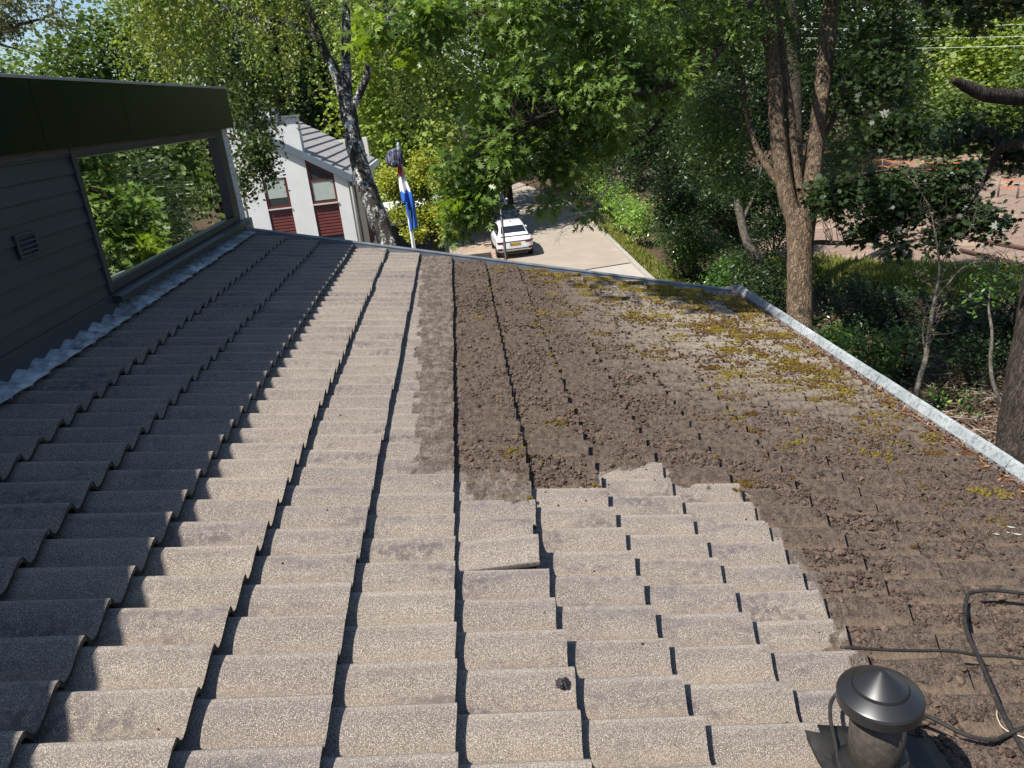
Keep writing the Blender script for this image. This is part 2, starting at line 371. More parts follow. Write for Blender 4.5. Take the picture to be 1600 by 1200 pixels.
# ---- lead flashing dressed over the tiles
def lead_fn(g):
    n = g.noise(9, 6, .7); n2 = g.noise(40, 4, .7); n3 = g.noise(2.5, 3)
    c = g.mix(g.rng(n, .35, .65), (.07, .078, .085), (.40, .45, .5)); c = g.mix(g.rng(n2, .5, .7, 0, .5), c, (.62, .66, .68))
    g.col(g.mix(g.rng(n3, .5, .65, 0, .6), c, (.09, .085, .07))); g.bump(n2, .006, .7)
def leadf(a, b):
    v = -2.2+b*(VEND+2.2); e = -2.075+.02*math.cos((v-VC0)/PITCH*2*math.pi)+.012*mn.noise(Vector((v*3, 1, 0))); u = -2.42+a*(e+2.42)
    h = float(prof(v))*(.15+.6*a)+.030+.006*mn.noise(Vector((v*9, u*20, 0)))+(1-a)**2*.02
    return UV(u, v, h)
B = MB(); B.grid(leadf, 8, 520); fl = obj('lead_flashing', B, mat('lead', rough=.55, spec=.5, fn=lead_fn), house)
sm = fl.modifiers.new('s', 'SOLIDIFY'); sm.thickness = .004
# ---- dormer
XW = -2.15
M_board = mat('anthracite_boards', rough=.42, spec=.5, fn=worn((.036, .038, .052), .3, 3, 30, .001, (1, .3, 4)))
M_dark = mat('anthracite_paint', rough=.35, spec=.5, fn=worn((.034, .038, .048), .25, 4))
M_black = mat('bitumen_felt', rough=.7, spec=.4, fn=worn((.022, .020, .018), .5, 14, 60, .004, None, (.05, .045, .038)))
B = MB(); z = .70; V4 = 4.66
zz = 1.535; i = 0
while zz > .66:
    z0 = zz-.0895
    B.prism([(0, 0), (.016, 0), (.003, .088), (0, .088)], (XW, -2.2, z0), (XW, V4, z0), (1, 0, 0), (0, 0, 1)); zz = z0; i += 1
obj('siding', B, M_board, house)
B = MB(); B.box((XW-.002, -2.2, .50), (XW+.03, V4+.02, .655)); obj('base_board', B, M_dark, house, .004)
B = MB(); B.box((XW-.0, V4, .66), (XW+.028, V4+.035, 1.50)); obj('corner_trim', B, M_dark, house, .003)
B = MB(); B.box((-9, -2.2, .2), (XW-.004, V4+.03, 1.6)); B.box((-9, V4+.03, .2), (XW-.06, 7.72, .66)); B.box((-9, V4+.03, 1.49), (XW-.06, 7.72, 1.6)); B.box((-9, V4+.03, .66), (-3.4, 7.72, 1.49)); obj('dormer_wall', B, M_dark, house)
B = MB()
for j in range(60):
    pass
B.grid(lambda a, b: (XW-.012+.035*(1-a)+.006*mn.noise(Vector((b*60, a*3, 0))), -2.2+b*9.93, .46+a*.16), 6, 220)
obj('dormer_upstand', B, M_black, house)
# fascia
def fas_fn(g):
    g.col(g.mix(g.rng(g.noise(1.2, 4), .35, .7), (.003, .005, .0055), (.006, .008, .007))); g.bump(g.noise(2.2, 2), .012, .35)
M_fas = mat('green_black_fascia', rough=.25, spec=.2, fn=fas_fn)
fa = MB(); js = [-2.2, .6, 2.55, 4.30, 5.42, 7.93]
for a, b in zip(js, js[1:]): fa.box((XW+.02, a+.003, 1.495), (XW+.085, b-.003, 1.835))
fa.box((XW+.015, -2.2, 1.50), (XW+.06, 7.925, 1.83)); fa.box((-9, 7.78, 1.495), (XW+.02, 7.93, 1.835))
obj('fascia', fa, M_fas, house)
B = MB(); B.box((-9, -2.2, 1.46), (XW+.02, 7.9, 1.494)); B.box((-9, -2.2, 1.6), (XW+.02, 7.78, 1.80)); obj('dormer_roof', B, mat('roof_felt2', rough=.9, fn=worn((.09, .09, .09), .3, 3)), house)
B = MB(); B.box((XW-.12, -2.2, 1.836), (XW+.094, 7.94, 1.852)); B.box((-9, 7.80, 1.836), (XW-.12, 7.94, 1.852)); obj('roof_edge_trim', B, mat('aluminium_trim', rough=.45, spec=.5, metal=.6, fn=worn((.42, .44, .46), .3, 8)), house, .003)
# window
win = empty('window', (XW, V4, .66), None, None); del_k = [k for k in win.keys()]
win.parent = house; win.location = (XW, V4, .66-GZ)
Y0, Y1 = V4+.035, 7.72
B = MB(); B.box((XW-.06, Y0, 1.43), (XW+.012, Y1, 1.494)); B.box((XW-.06, Y0, .66), (XW+.012, Y1, .715)); B.box((XW-.06, Y0, .715), (XW+.012, Y0+.05, 1.43)); B.box((XW-.06, Y1-.19, .715), (XW+.018, Y1, 1.43))
obj('frame', B, M_dark, win, .004)
def glass_fn(g):
    g.col((.006, .008, .008)); g.bump(g.noise(2.2, 2, .5), .02, .07)
M_glass = mat('window_glass', rough=.012, spec=1.0, fn=glass_fn); MATS['window_glass'].node_tree.nodes['Principled BSDF'].inputs['IOR'].default_value = 5.5
B = MB(); B.box((XW-.045, Y0+.05, .715), (XW-.025, Y1-.19, 1.43)); obj('pane', B, M_glass, win)
B = MB(); B.box((XW-.024, Y0+.06, .716), (XW-.012, Y0+1.55, .722)); obj('glazing_bar', B, mat('bright_metal', (.7, .68, .6), .3, .5, .8), win)
B = MB(); B.prism([(-.02, 0), (.085, -.018), (.085, -.058), (-.02, -.058)], (XW, V4-.01, .662), (XW, Y1+.03, .662), (1, 0, 0), (0, 0, 1)); obj('sill', B, M_dark, win, .004)
# vent grille
vg = empty('vent_grille', (XW, 3.95, 1.08), None, None); vg.parent = house; vg.location = (XW+.016, 3.93, 1.075-GZ)
B = MB(); y0, y1, z0, z1 = 3.86, 4.05, 1.02, 1.135; x0 = XW+.014
for b_ in (((x0, y0, z0), (x0+.014, y0+.018, z1)), ((x0, y1-.018, z0), (x0+.014, y1, z1)), ((x0, y0+.018, z0), (x0+.014, y1-.018, z0+.014)), ((x0, y0+.018, z1-.014), (x0+.014, y1-.018, z1)), ((x0-.006, y0+.018, z0+.014), (x0+.001, y1-.018, z1-.014))): B.box(*b_)
obj('grille_frame', B, M_board, vg, .002)
B = MB()
for i in range(4): zc = z0+.022+i*.023; B.prism([(0.001, .012), (.014, 0), (.016, .004), (.003, .016)], (x0, y0+.02, zc), (x0, y1-.02, zc), (1, 0, 0), (0, 0, 1))
obj('louvre', B, M_dark, vg)
# brick pier
def wb_fn(g):
    br = g.N('TexBrick'); m = g.N('Mapping'); m.inputs['Rotation'].default_value = (math.radians(90), 0, math.radians(90)); g.L(g.co(), m.inputs[0]); g.L(m.outputs[0], br.inputs[0])
    for i, v in (('Scale', 1.), ('Mortar Size', .008), ('Brick Width', .21), ('Row Height', .062)): br.inputs[i].default_value = v
    br.inputs['Color1'].default_value = (.5, .5, .47, 1); br.inputs['Color2'].default_value = (.44, .45, .42, 1); br.inputs['Mortar'].default_value = (.3, .31, .29, 1)
    g.col(g.mix(g.rng(g.noise(8, 4), .5, .8, 0, .4), br.outputs[0], (.3, .31, .28)))
B = MB(); zz = .42; r = 0
while zz < 1.47:
    j = 0
    for (a, b) in (((7.725, 7.90),) if r % 2 else ((7.725, 7.80), (7.806, 7.90))):
        dx = rng.uniform(-.003, .003); B.box((-3.4, a, zz), (XW+.02+dx, b, zz+.052))
    zz += .060; r += 1
B.box((-3.39, 7.73, .42), (XW+.014, 7.895, 1.47)); obj('brick_pier', B, mat('white_painted_brick', rough=.8, spec=.3, fn=worn((.55, .55, .52), .22, 9, 50, .002)), house, .003)
# ---- verge (far edge) and gutter
M_zinc = mat('weathered_zinc', rough=.5, spec=.5, fn=worn((.19, .21, .235), .4, 7, 30, .001, None, (.10, .115, .135)))
B = MB()
B.prism([(0, -.16), (.05, -.16), (.05, .048), (0, .042)], UV(-2.42, VEND+.012, 0), UV(2.72, VEND+.012, 0), (0, 1, 0), NR)
B.prism([(-.004, .0), (.056, .006), (.056, .012), (-.004, .006)], UV(-2.42, VEND+.012, .043), UV(2.73, VEND+.012, .043), (0, 1, 0), NR)
obj('verge_board', B, M_zinc, house)
B = MB(); B.box((-2.36, 7.68, .40), (-2.08, 7.92, .655)); obj('verge_end_block', B, M_zinc, house, .006)
def gut_fn(g):
    n = g.noise(30, 5, .75); n2 = g.noise(4, 4, .6); d = g.vor(90)
    c = g.mix(g.rng(n2, .3, .7), (.19, .215, .23), (.36, .385, .385)); c = g.mix(g.rng(n, .5, .6, 0, .8), c, (.12, .135, .14))
    g.col(g.mix(g.rng(d, .05, .16, .6, 0), c, (.14, .15, .15))); g.bump(n, .002, .5)
M_gut = mat('pale_zinc', rough=.55, spec=.45, fn=gut_fn)
B = MB(); js = [-2.2, .2, 2.05, 3.62, 5.0, 6.5, 7.90]
for i, (a, b) in enumerate(zip(js, js[1:])):
    def gf(s_, t_, a=a, b=b, i=i):
        v = a+(b-a)*t_; P_ = [(2.64, -.70), (2.66, -.83), (2.76, -.83), (2.748, -.662), (2.775, -.616), (2.792, -.606), (2.800, -.618), (2.792, -.632)]
        x, z = P_[round(s_*7)]; wv = .004*mn.noise(Vector((v*2.3, 4, 0))); return (x+wv+(i % 2)*.0015, v, z+wv*.6+(i % 2)*.0015)
    B.grid(gf, 7, 30, 0, False)
B.box((2.64, 7.895, -.83), (2.80, 7.905, -.62))
for j_ in js[1:-1]:
    for ax in (0,): B.extr([(2.747, j_-.008, -.658), (2.774, j_-.008, -.612), (2.774, j_+.008, -.612), (2.747, j_+.008, -.658)], (.0, 0, .004))
gt = obj('gutter', B, M_gut, house); sd = gt.modifiers.new('s', 'SOLIDIFY'); sd.thickness = .003
# walls below
M_wall = mat('house_wall_brick', rough=.85, fn=worn((.42, .41, .38), .2, 3))
B = MB(); B.box((-9, -2.2, GZ-.2), (2.45, 7.66, -.9)); B.extr([(-9, 7.655, -.9), (2.45, 7.655, -.9), (2.45, 7.655, -.72), (-2.4, 7.655, .47), (-9, 7.655, .47)], (0, -.2, 0)); obj('wall', B, M_wall, house)

# ---- roof dirt: litter in the gutter, crumbs, moss
ICO = None
def ico(sub):
    import bmesh
    bm = bmesh.new(); bmesh.ops.create_icosphere(bm, subdivisions=sub, radius=1); v = np.array([x.co for x in bm.verts]); f = np.array([[a.index for a in p.verts] for p in bm.faces]); bm.free(); return v, f
def lumps(name, U, V, R, flat, m, label, cat, sub=1, jit=.3, tint=None, sink=.2):
    v, f = ico(sub); n = len(U); k = len(v)
    P = np.repeat(v[None], n, 0)*(1+rng.normal(0, jit, (n, k, 1))*.8)
    a = rng.uniform(0, 6.28, n); ca, sa = np.cos(a)[:, None], np.sin(a)[:, None]; sx = rng.uniform(.7, 1.5, n)[:, None]
    x, y, z = P[..., 0]*sx, P[..., 1], P[..., 2]*flat
    du, dv, dh = (x*ca-y*sa)*R[:, None], (x*sa+y*ca)*R[:, None], z*R[:, None]
    Uc = U[:, None]+du; Vc = V[:, None]+dv; Hc = (surf_h(U, V)+R*flat*(.5-sink))[:, None]+dh
    W = np.stack([Uc*CS+Hc*SN, Vc, -Uc*SN+Hc*CS], -1).reshape(-1, 3)
    Fc = (f[None]+np.arange(n)[:, None, None]*k).reshape(-1, 3)
    t = rng.uniform(0, 1, n) if tint is None else tint
    o = trimesh(name, W, Fc, m, None, False, None, {'tint': np.repeat(t, len(f))}); tag(o, label, cat, None, 'stuff'); return o
def dirt_fn(g):
    t = g.attr('tint'); n = g.noise(300, 2); c = g.mix(t, (.026, .016, .013), (.125, .084, .064)); g.col(g.mix(g.rng(n, .5, .7, 0, .5), c, (.25, .2, .16)))
M_dirt = mat('dry_moss_crumbs', rough=.95, spec=.15, fn=dirt_fn)
n = 190000; U = rng.uniform(-.2, 2.7, n); V = 1.1+6.6*rng.uniform(0, 1, n)**1.25
k = inside(_cz, U, V); nz = np.array([mn.fractal(Vector((a*2.6, b*2.6, 3)), .6, 2, 4) for a, b in zip(U, V)])
ph = ((V-VC0)/PITCH) % 1.; eu = ((U-U0)/GA) % 1.; dens = np.clip(.5+nz*1.6, .05, 1)*np.where((ph > .15) & (ph < .58), .22, 1)*np.where((eu < .08) | (eu > .97), .15, 1)*np.where((U > 1.0) & (V > 4.2), .42, 1)
k &= rng.uniform(0, 1, n) < dens; U, V = U[k], V[k]
lumps('moss_crumbs', U, V, np.clip(rng.lognormal(-5.4, .5, len(U)), .002, .0125), .8, M_dirt, 'brown crumbs of dried moss and dirt scattered over the unwashed tiles', 'debris', 1, .34)
# clumps lying along the butt edges
n = 1500; kk = rng.integers(4, 13, n); U = U0+GA*kk+rng.uniform(-.004, .02, n); V = rng.uniform(1.2, 7.6, n); k = inside(_cz, U, V)
U, V = U[k], V[k]; R_ = rng.uniform(.005, .012, len(U))
lumps('moss_crumbs', U, V, R_, .8, M_dirt, 'dark dirt clumps caught along the lower edges of the unwashed tiles', 'debris', 1, .3, rng.uniform(0, .35, len(U)))
def moss_fn(g):
    t = g.attr('tint'); n = g.noise(160, 3, .7); c = g.mix(t, (.095, .046, .02), (.27, .215, .03)); g.col(g.mix(g.rng(n, .45, .7, 0, .6), c, (.045, .03, .012))); g.bump(n, .012, 1)
M_moss = mat('moss', rough=.95, spec=.1, fn=moss_fn)
def mossclusters(U, V, R, cnt):      # streaks of small cushions stretched down the slope along the rolls
    uu, vv, rr, ti = [], [], [], []
    for a, b, r, c in zip(U, V, R, cnt):
        n_ = int(c); t_ = rng.uniform(0, .9)**1.3
        uu.append(a+rng.normal(0, r*2.6, n_)); vv.append(b+rng.normal(0, r*.8, n_)); rr.append(rng.uniform(.004, .0115, n_)); ti.append(np.clip(t_+rng.normal(0, .12, n_)+.35*max(0, (b-6.6))*max(0, min(1, (a-.9))), 0, 1))
    return [np.concatenate(q) for q in (uu, vv, rr, ti)]
n = 9000; U = rng.uniform(-.1, 2.7, n); V = rng.uniform(2.6, 7.66, n)
w_ = np.exp(-((7.7-V)/.55)**2)*np.clip((U-.2)/1.2, 0, 1)*1.1+np.exp(-((2.7-U)/.85)**2)*np.clip((V-3.2)/2.8, 0, 1)*.55+.006+.10*np.clip((V-4)/3.5, 0, 1)*np.clip((U-.3)/1.5, 0, 1)
nz = np.array([mn.fractal(Vector((a*3.2, b*3.2, 9)), .6, 2, 3) for a, b in zip(U, V)])
V = VC0+np.round((V-VC0)/PITCH)*PITCH-rng.uniform(.0, .07, n)**1.0
k = (rng.uniform(0, 1, n) < w_*np.clip(.4+nz*2.4, 0, 1.6)) & inside(_cz, U, V) & (V < 7.66); U, V = U[k], V[k]
q = mossclusters(U, V, rng.uniform(.008, .028, len(U)), rng.uniform(12, 46, len(U)))
lumps('moss', q[0], np.minimum(q[1], 7.68), q[2], .75, M_moss, 'yellow green moss streaks thickest along the far right corner of the roof', 'moss', 1, .2, q[3], .25)
n = 420; kk = rng.integers(4, 13, n); U = U0+GA*kk+rng.uniform(-.005, .015, n); V = rng.uniform(2.6, 7.6, n); k = (U > .1) & (rng.uniform(0, 1, n) < .2+.5*(V > 4.5)) & (U < 2.6); U, V = U[k], V[k]
q = mossclusters(U, V, rng.uniform(.003, .008, len(U)), rng.uniform(5, 16, len(U)))
lumps('moss', q[0], q[1], q[2], .8, M_moss, 'brownish green moss tufts growing in the joints between tile courses', 'moss', 1, .2, q[3]*.7, .2)
# gutter litter: a rough bed, needles and flakes
def bed_fn(g):
    n = g.noise(70, 5, .75); c = g.mix(g.rng(n, .3, .7), (.05, .022, .014), (.2, .095, .06)); g.col(g.mix(g.rng(g.noise(16, 4), .5, .7, 0, .5), c, (.11, .1, .03))); g.bump(n, .012, 1)
def bedf(a, b):
    v = -2.2+b*(10.08); u = 2.60+a*.24; h = -.012+a*.014+.020*mn.fractal(Vector((u*22, v*9, 2)), .6, 2, 4)*(1-abs(a-.5))-.006
    p = UV(u, v, h); p[0] = min(p[0], 2.752); return p
B = MB(); B.grid(bedf, 14, 700); tag(obj('leaf_litter', B, mat('gutter_litter', rough=.95, spec=.1, fn=bed_fn)), 'reddish brown leaf litter filling the gutter', 'litter', None, 'stuff')
n = 2600; U = 2.74+rng.normal(0, .08, n); U = np.clip(U, 2.2, 2.83); V = rng.uniform(1, 7.85, n)
P = np.stack([U*CS, V, -U*SN], 1)+NR*(rng.uniform(.0, .02, n)[:, None]+.006)+np.where(U > 2.72, 0, surf_h(U, V))[:, None]*NR
a = rng.uniform(0, 6.28, n); L_ = rng.uniform(.008, .035, n); dd = np.stack([np.cos(a)*CS, np.sin(a), -np.cos(a)*SN+rng.normal(0, .2, n)], 1)*L_[:, None]; sd_ = np.cross(dd, NR); sd_ *= (rng.uniform(.08, .35, n)/1)[:, None]
V_ = np.stack([P-dd, P+sd_, P+dd, P-sd_], 1).reshape(-1, 3)
def flk(g): g.col(g.mix(g.attr('tint'), (.09, .035, .02), (.42, .27, .15)))
tag(rawmesh('leaf_litter', V_, 4, rng.uniform(0, 1, n)**2, mats=mat('dry_flakes', rough=.8, fn=flk)), 'dry flakes and needles scattered on top of the gutter litter', 'litter', None, 'stuff')
# a lump of dirt on the clean tiles, dropped specks
B = MB(); v, f = ico(3); c0 = UV(.104, 1.70, float(surf_h(.104, 1.70))+.008)
vv = [c0+np.array(p)*.017*(1+.5*mn.noise(Vector(p*2.3))+.3*mn.noise(Vector(p*6)))*np.array([1, .9, .8]) for p in v]
B.add(vv, [tuple(x) for x in f]); tag(obj('dirt_lump', B, mat('wet_dirt', rough=.6, spec=.4, fn=worn((.03, .024, .026), .6, 120, 200, .004))), 'small black lump of dirt alone on the clean tiles', 'dirt')
n = 60; U = rng.uniform(-1.0, 1.0, n); V = rng.uniform(1.3, 5, n); U2 = rng.uniform(-.2, 1.35, 900); V2 = rng.uniform(1.3, 3.1, 900); near = inside(_cz, U2+.13, V2+.04) | inside(_cz, U2+.05, V2+.16); near &= ~inside(_cz, U2, V2) & (rng.uniform(0, 1, 900) < .8); U = np.concatenate([U, U2[near]]); V = np.concatenate([V, V2[near]]); n = len(U)
lumps('moss_crumbs', U, V, rng.uniform(.0025, .006, n), .8, M_dirt, 'few tiny dark specks on the washed pale tiles', 'debris', 1, .3, rng.uniform(0, .3, n))
# white lichen spots / droppings
pts = [(1.33, 5.35), (2.05, 5.05), (1.98, 5.6), (2.33, 5.0), (1.25, 6.9), (2.27, 2.85), (1.15, 5.9), (.05, 4.9)]
B = MB()
for (a, b) in pts:
    for q in range(5):
        ua, vb = a+rng.normal(0, .03), b+rng.normal(0, .015); rr = rng.uniform(.006, .022); m_ = 9
        B.add([UV(ua+rr*math.cos(6.28*i/m_)*rng.uniform(.6, 1.3), vb+.5*rr*math.sin(6.28*i/m_)*rng.uniform(.6, 1.3), float(surf_h(ua, vb))+.007) for i in range(m_)], [tuple(range(m_))])
tag(obj('lichen', B, mat('lichen_crust', rough=.9, fn=worn((.5, .5, .4), .3, 40))), 'pale lichen spots on the dirty tiles', 'lichen', None, 'stuff')

# ================================================================ VENT, CABLES
M_pvc = mat('black_plastic', rough=.36, spec=.6, fn=worn((.012, .013, .015), .3, 20, 0, 0, None, (.018, .017, .017)))
M_pipe = mat('dusty_black_pipe', rough=.6, spec=.35, fn=worn((.032, .027, .024), .3, 60, 120, .001, None, (.075, .062, .052)))
vc = np.array([.845, 1.425, .09]); vu = vc[0]/CS; vent = empty('roof_vent', UV(vu, vc[1]), 'black plastic roof vent with conical cap at the bottom right', 'roof vent')
zt = -vu*SN
B = MB(); B.lathe((vc[0], vc[1], 0), [(.064, zt+.02), (.064, vc[2]-.004)], 40); obj('pipe', B, M_pipe, vent)
B = MB(); c = (vc[0], vc[1], vc[2])
B.lathe(c, [(.066, -.028), (.093, -.032), (.0965, -.028), (.0975, -.004), (.095, .002), (.0915, .005), (.064, .020), (.0625, .019), (.0615, .023), (.060, .027), (.008, .066), (.003, .068)], 72); cp = obj('cap', B, M_pvc, vent); cp.data.set_sharp_from_angle(angle=math.radians(22))
B = MB(); B.lathe(UV(vu, vc[1], -.0), [(.120, .0), (.115, .03), (.085, .075), (.070, .10), (.068, .118), (.0655, .12)], 40, (SN*.3, 0, 1)); obj('collar', B, M_pvc, vent)
def baf(a, b):
    u = vu-.13+a*.36; v = vc[1]+.165-b*.46; return UV(u, v, .026+.004*math.sin(b*20))
B = MB(); B.grid(baf, 8, 12); o_ = obj('base_plate', B, mat('black_flashing', rough=.55, spec=.3, fn=worn((.012, .012, .012), .3, 30, 60, .002, None, (.03, .028, .025))), vent); sd = o_.modifiers.new('s', 'SOLIDIFY'); sd.thickness = .012
M_cab = mat('black_cable', rough=.6, spec=.35, fn=worn((.013, .013, .014), .4, 40, 0, 0, None, (.04, .033, .028)))
def cable(pts, r, label):
    P = smooth_path([UV(a, b, h+(.016 if h < .045 else .006)+.003*math.sin(a*31+b*17)) for a, b, h in pts], 8); B = MB(); B.tube(P, r, 10); tag(obj('cable', B, M_cab), label, 'cable', None)
cable([(2.051,2.289,.07),(1.95,2.29,.062),(1.865,2.30,.055),(1.79,2.305,.05),(1.72,2.295,.045),(1.66,2.24,.04),(1.605,2.165,.036),(1.555,2.09,.032),(1.52,2.01,.03),(1.494,1.93,.03),(1.436,1.785,.03),(1.397,1.69,.03),(1.37,1.60,.028),(1.35,1.5,.028)], .0070, 'thick black cable looping over the dirty tiles towards the right edge')
cable([(1.02,1.92,.028),(1.181,1.926,.028),(1.301,1.944,.024),(1.418,1.952,.020),(1.506,1.948,.020),(1.589,1.938,.026),(1.678,1.934,.026),(1.80,1.930,.026)], .0052, 'thinner dirty cable lying straight across the tiles behind the vent')
cable([(.95,1.60,.10),(1.02,1.62,.09),(1.095,1.635,.06),(1.145,1.61,.042),(1.184,1.58,.036),(1.225,1.56,.034),(1.28,1.557,.036),(1.335,1.58,.046),(1.385,1.595,.052),(1.435,1.61,.052),(1.56,1.62,.05)], .0056, 'black cable leaving the vent towards the lower right corner')
cable([(.945,1.66,.13),(.905,1.68,.10),(.862,1.665,.06),(.825,1.60,.04),(.80,1.52,.036),(.775,1.44,.036),(.76,1.36,.036)], .0052, 'thin black cable hanging down the left side of the vent')
P = smooth_path([UV(*q) for q in ((1.40, 1.70, .03), (1.372, 1.66, .035), (1.36, 1.61, .04), (1.395, 1.545, .06), (1.45, 1.49, .045), (1.50, 1.44, .035))], 8); B = MB(); B.tube(P, .0016, 5); tag(obj('straw', B, mat('dry_straw', (.6, .5, .36), .6)), 'single pale dry stalk lying across the cables', 'stalk')
# ================================================================ WHITE HOUSE ACROSS
M_plas = mat('white_plaster', rough=.85, spec=.3, fn=worn((.70, .71, .69), .12, 1.6, 25, .004))
M_cream = mat('cream_plaster', rough=.85, spec=.3, fn=worn((.66, .63, .55), .12, 2))
M_brown = mat('red_brown_paint', rough=.45, spec=.45, fn=worn((.13, .026, .018), .25, 6))
M_gl2 = mat('far_glass', (.03, .04, .045), .04, 1.0)
M_slate = mat('grey_roof_tiles', rough=.7, fn=worn((.38, .36, .35), .3, 3, 9, .02))
M_bluegrey = mat('blue_grey_fascia', rough=.5, fn=worn((.13, .165, .20), .15, 3))
YF, YB = 26., 34.2
def rz(x): return -.38+(-3.52-x)*.62          # roof slope line
h2 = empty('house', (-5, YF, GZ), 'white plastered house with red brown window strips and sloping grey roof', 'house')
# wall: piers between the window strips
B = MB(); t_ = .3
def pier(x0, x1, top=None): B.extr([(x0, YF, GZ), (x1, YF, GZ), (x1, YF, rz(x1)-.12), (x0, YF, rz(x0)-.12)], (0, t_, 0))
pier(-5.50, -4.82); pier(-4.0, -3.60); pier(-7.6, -6.27)
B.box((-6.27, YF+.12, GZ), (-5.50, YF+t_, -3.2)); B.box((-4.82, YF+.12, GZ), (-4.0, YF+t_, -3.2))
B.extr([(-9.5, YF, GZ), (-7.6, YF, GZ), (-7.6, YF, 1.2), (-9.5, YF, 1.2)], (0, t_, 0))
obj('wall', B, M_plas, h2)
B = MB(); B.box((-3.62, YF+t_, GZ), (-3.60, YB, -.5)); B.box((-3.62, YB-.3, GZ), (-9.5, YB, 0.5)); obj('side_wall', B, M_cream, h2)
B = MB(); B.box((-3.598, YF+1.3, -2.8), (-3.57, YF+1.55, -.52)); obj('side_window', B, M_brown, h2)
B = MB(); B.box((-3.598, YF+3.3, -3.2), (-3.57, YF+4.6, -1.1)); obj('side_window', B, M_brown, h2)
def strip(x0, x1, zs, zt0, zt1, ztr, curtain):   # sill, top at x0, top at x1, transom height
    f = .065
    wn = empty('window', (x0, YF, zs), None, None); wn.parent = h2; wn.location = (x0+5, 0, zs-GZ)
    B = MB(); y0, y1 = YF+.03, YF+.10
    B.box((x0, y0, zs), (x0+f, y1, min(zt0, zt1))); B.box((x1-f, y0, zs), (x1, y1, min(zt0, zt1)-.0))
    B.box((x0+f, y0, zs), (x1-f, y1, zs+f)); B.box((x0+f, y0, ztr), (x1-f, y1, ztr+f*.8))
    B.extr([(x0, y0-.004, zt0-.09), (x1, y0-.004, zt1-.09), (x1, y0-.004, zt1), (x0, y0-.004, zt0)], (0, .09, 0))
    if zt0 > zt1: B.extr([(x0, y0, zt1), (x0+f, y0, zt1), (x0+f, y0, zt0-.1), (x0, y0, zt0-.09)], (0, .07, 0))
    obj('frame', B, M_brown, wn)
    B = MB(); B.extr([(x0+.02, YF+.06, zs+.02), (x1-.02, YF+.06, zs+.02), (x1-.02, YF+.06, zt1-.03), (x0+.02, YF+.06, zt0-.03)], (0, .01, 0)); obj('pane', B, M_gl2, wn)
    if curtain: B = MB(); B.box((x0+f, YF+.052, zs+curtain), (x1-f, YF+.058, ztr)); obj('curtain', B, mat('pale_curtain', rough=.25, spec=.6, fn=worn((.42, .47, .43), .2, 4)), wn)
    B = MB(); B.box((x0-.01, YF-.04, zs-.035), (x1+.01, YF+.03, zs-.003)); obj('sill', B, mat('pale_sill', (.5, .5, .48), .5), wn)
    B = MB(); zz = zs-.04
    while zz > zs-.95: B.prism([(0, 0), (-.022, .0), (-.004, .098), (0, .098)], (x0, YF+.06, zz-.1), (x1, YF+.06, zz-.1), (0, 1, 0), (0, 0, 1)); zz -= .1
    obj('panel', B, M_brown, h2)
    B = MB(); B.box((x0, YF+.07, -3.2), (x1, YF+.08, zz)); obj('lower_window', B, M_gl2, h2)
strip(-6.27, -5.52, -1.14, .0, .0, -.22, .32)
strip(-4.82, -4.00, -1.14, rz(-4.82)-.18, rz(-4.0)-.18, -.43, .10)
B = MB(); B.extr([(-6.27, YF, .0), (-5.5, YF, .0), (-5.5, YF, rz(-5.5)-.12), (-6.27, YF, rz(-6.27)-.12)], (0, t_, 0)); obj('wall_infill', B, M_plas, h2)
B = MB(); B.tube([(-3.50, YF-.02, GZ), (-3.50, YF-.02, -.55)], .045, 10); obj('downpipe', B, mat('grey_pipe', (.14, .15, .15), .5), h2)
B = MB(); xa, xb = -6.4, -3.42
B.extr([(xa, YF-.16, rz(xa)-.14), (xb, YF-.16, rz(xb)-.14), (xb, YF-.16, rz(xb)+.09), (xa, YF-.16, rz(xa)+.09)], (0, .16, 0)); obj('verge_fascia', B, M_bluegrey, h2)
# roof with thick stepped courses running down the slope line
B = MB(); B.extr([(xa, YF, rz(xa)-.02), (xb, YF, rz(xb)-.02), (xb, YF, rz(xb)+.05), (xa, YF, rz(xa)+.05)], (0, YB-YF, 0))
for i in range(10):
    a, b = xa+(xb-xa)*i/10, xa+(xb-xa)*(i+1)/10
    B.extr([(a, YF-.03, rz(a)+.055), (b, YF-.03, rz(b)+.10), (b, YF-.03, rz(b)+.055)], (0, YB-YF, 0))
obj('roof', B, M_slate, h2)
B = MB(); B.box((-3.42, YF-.1, -.66), (-3.30, YB, -.42)); obj('gutter', B, mat('white_gutter', (.6, .6, .58), .5), h2)
B = MB(); B.box((-9.5, YF+.02, -.2), (-4.83, YF+.45, 1.56)); obj('upper_wall', B, M_plas, h2)
B = MB(); B.box((-9.6, YF-.05, 1.56), (-4.77, YF+.52, 1.63)); obj('coping', B, M_bluegrey, h2)
chm = empty('chimney', (-5.8, YF+.6, 1.63), None, None); chm.parent = h2; chm.location = (-.8, .6, 1.63-GZ)
B = MB(); B.box((-6.25, YF+.02, 1.63), (-5.42, YF+.46, 1.90)); obj('stack', B, M_plas, chm)
B = MB(); B.box((-6.29, YF-.02, 1.90), (-5.38, YF+.5, 1.94)); obj('cap', B, M_bluegrey, chm)
B = MB(); B.lathe((-5.95, YF+.25, 1.94), [(.07, 0), (.07, .10), (.12, .11), (.12, .14), (.06, .17), (.06, .21), (.10, .215), (.02, .25)], 16); obj('cowl', B, mat('steel_cowl', (.4, .4, .42), .3, .5, .8), chm)

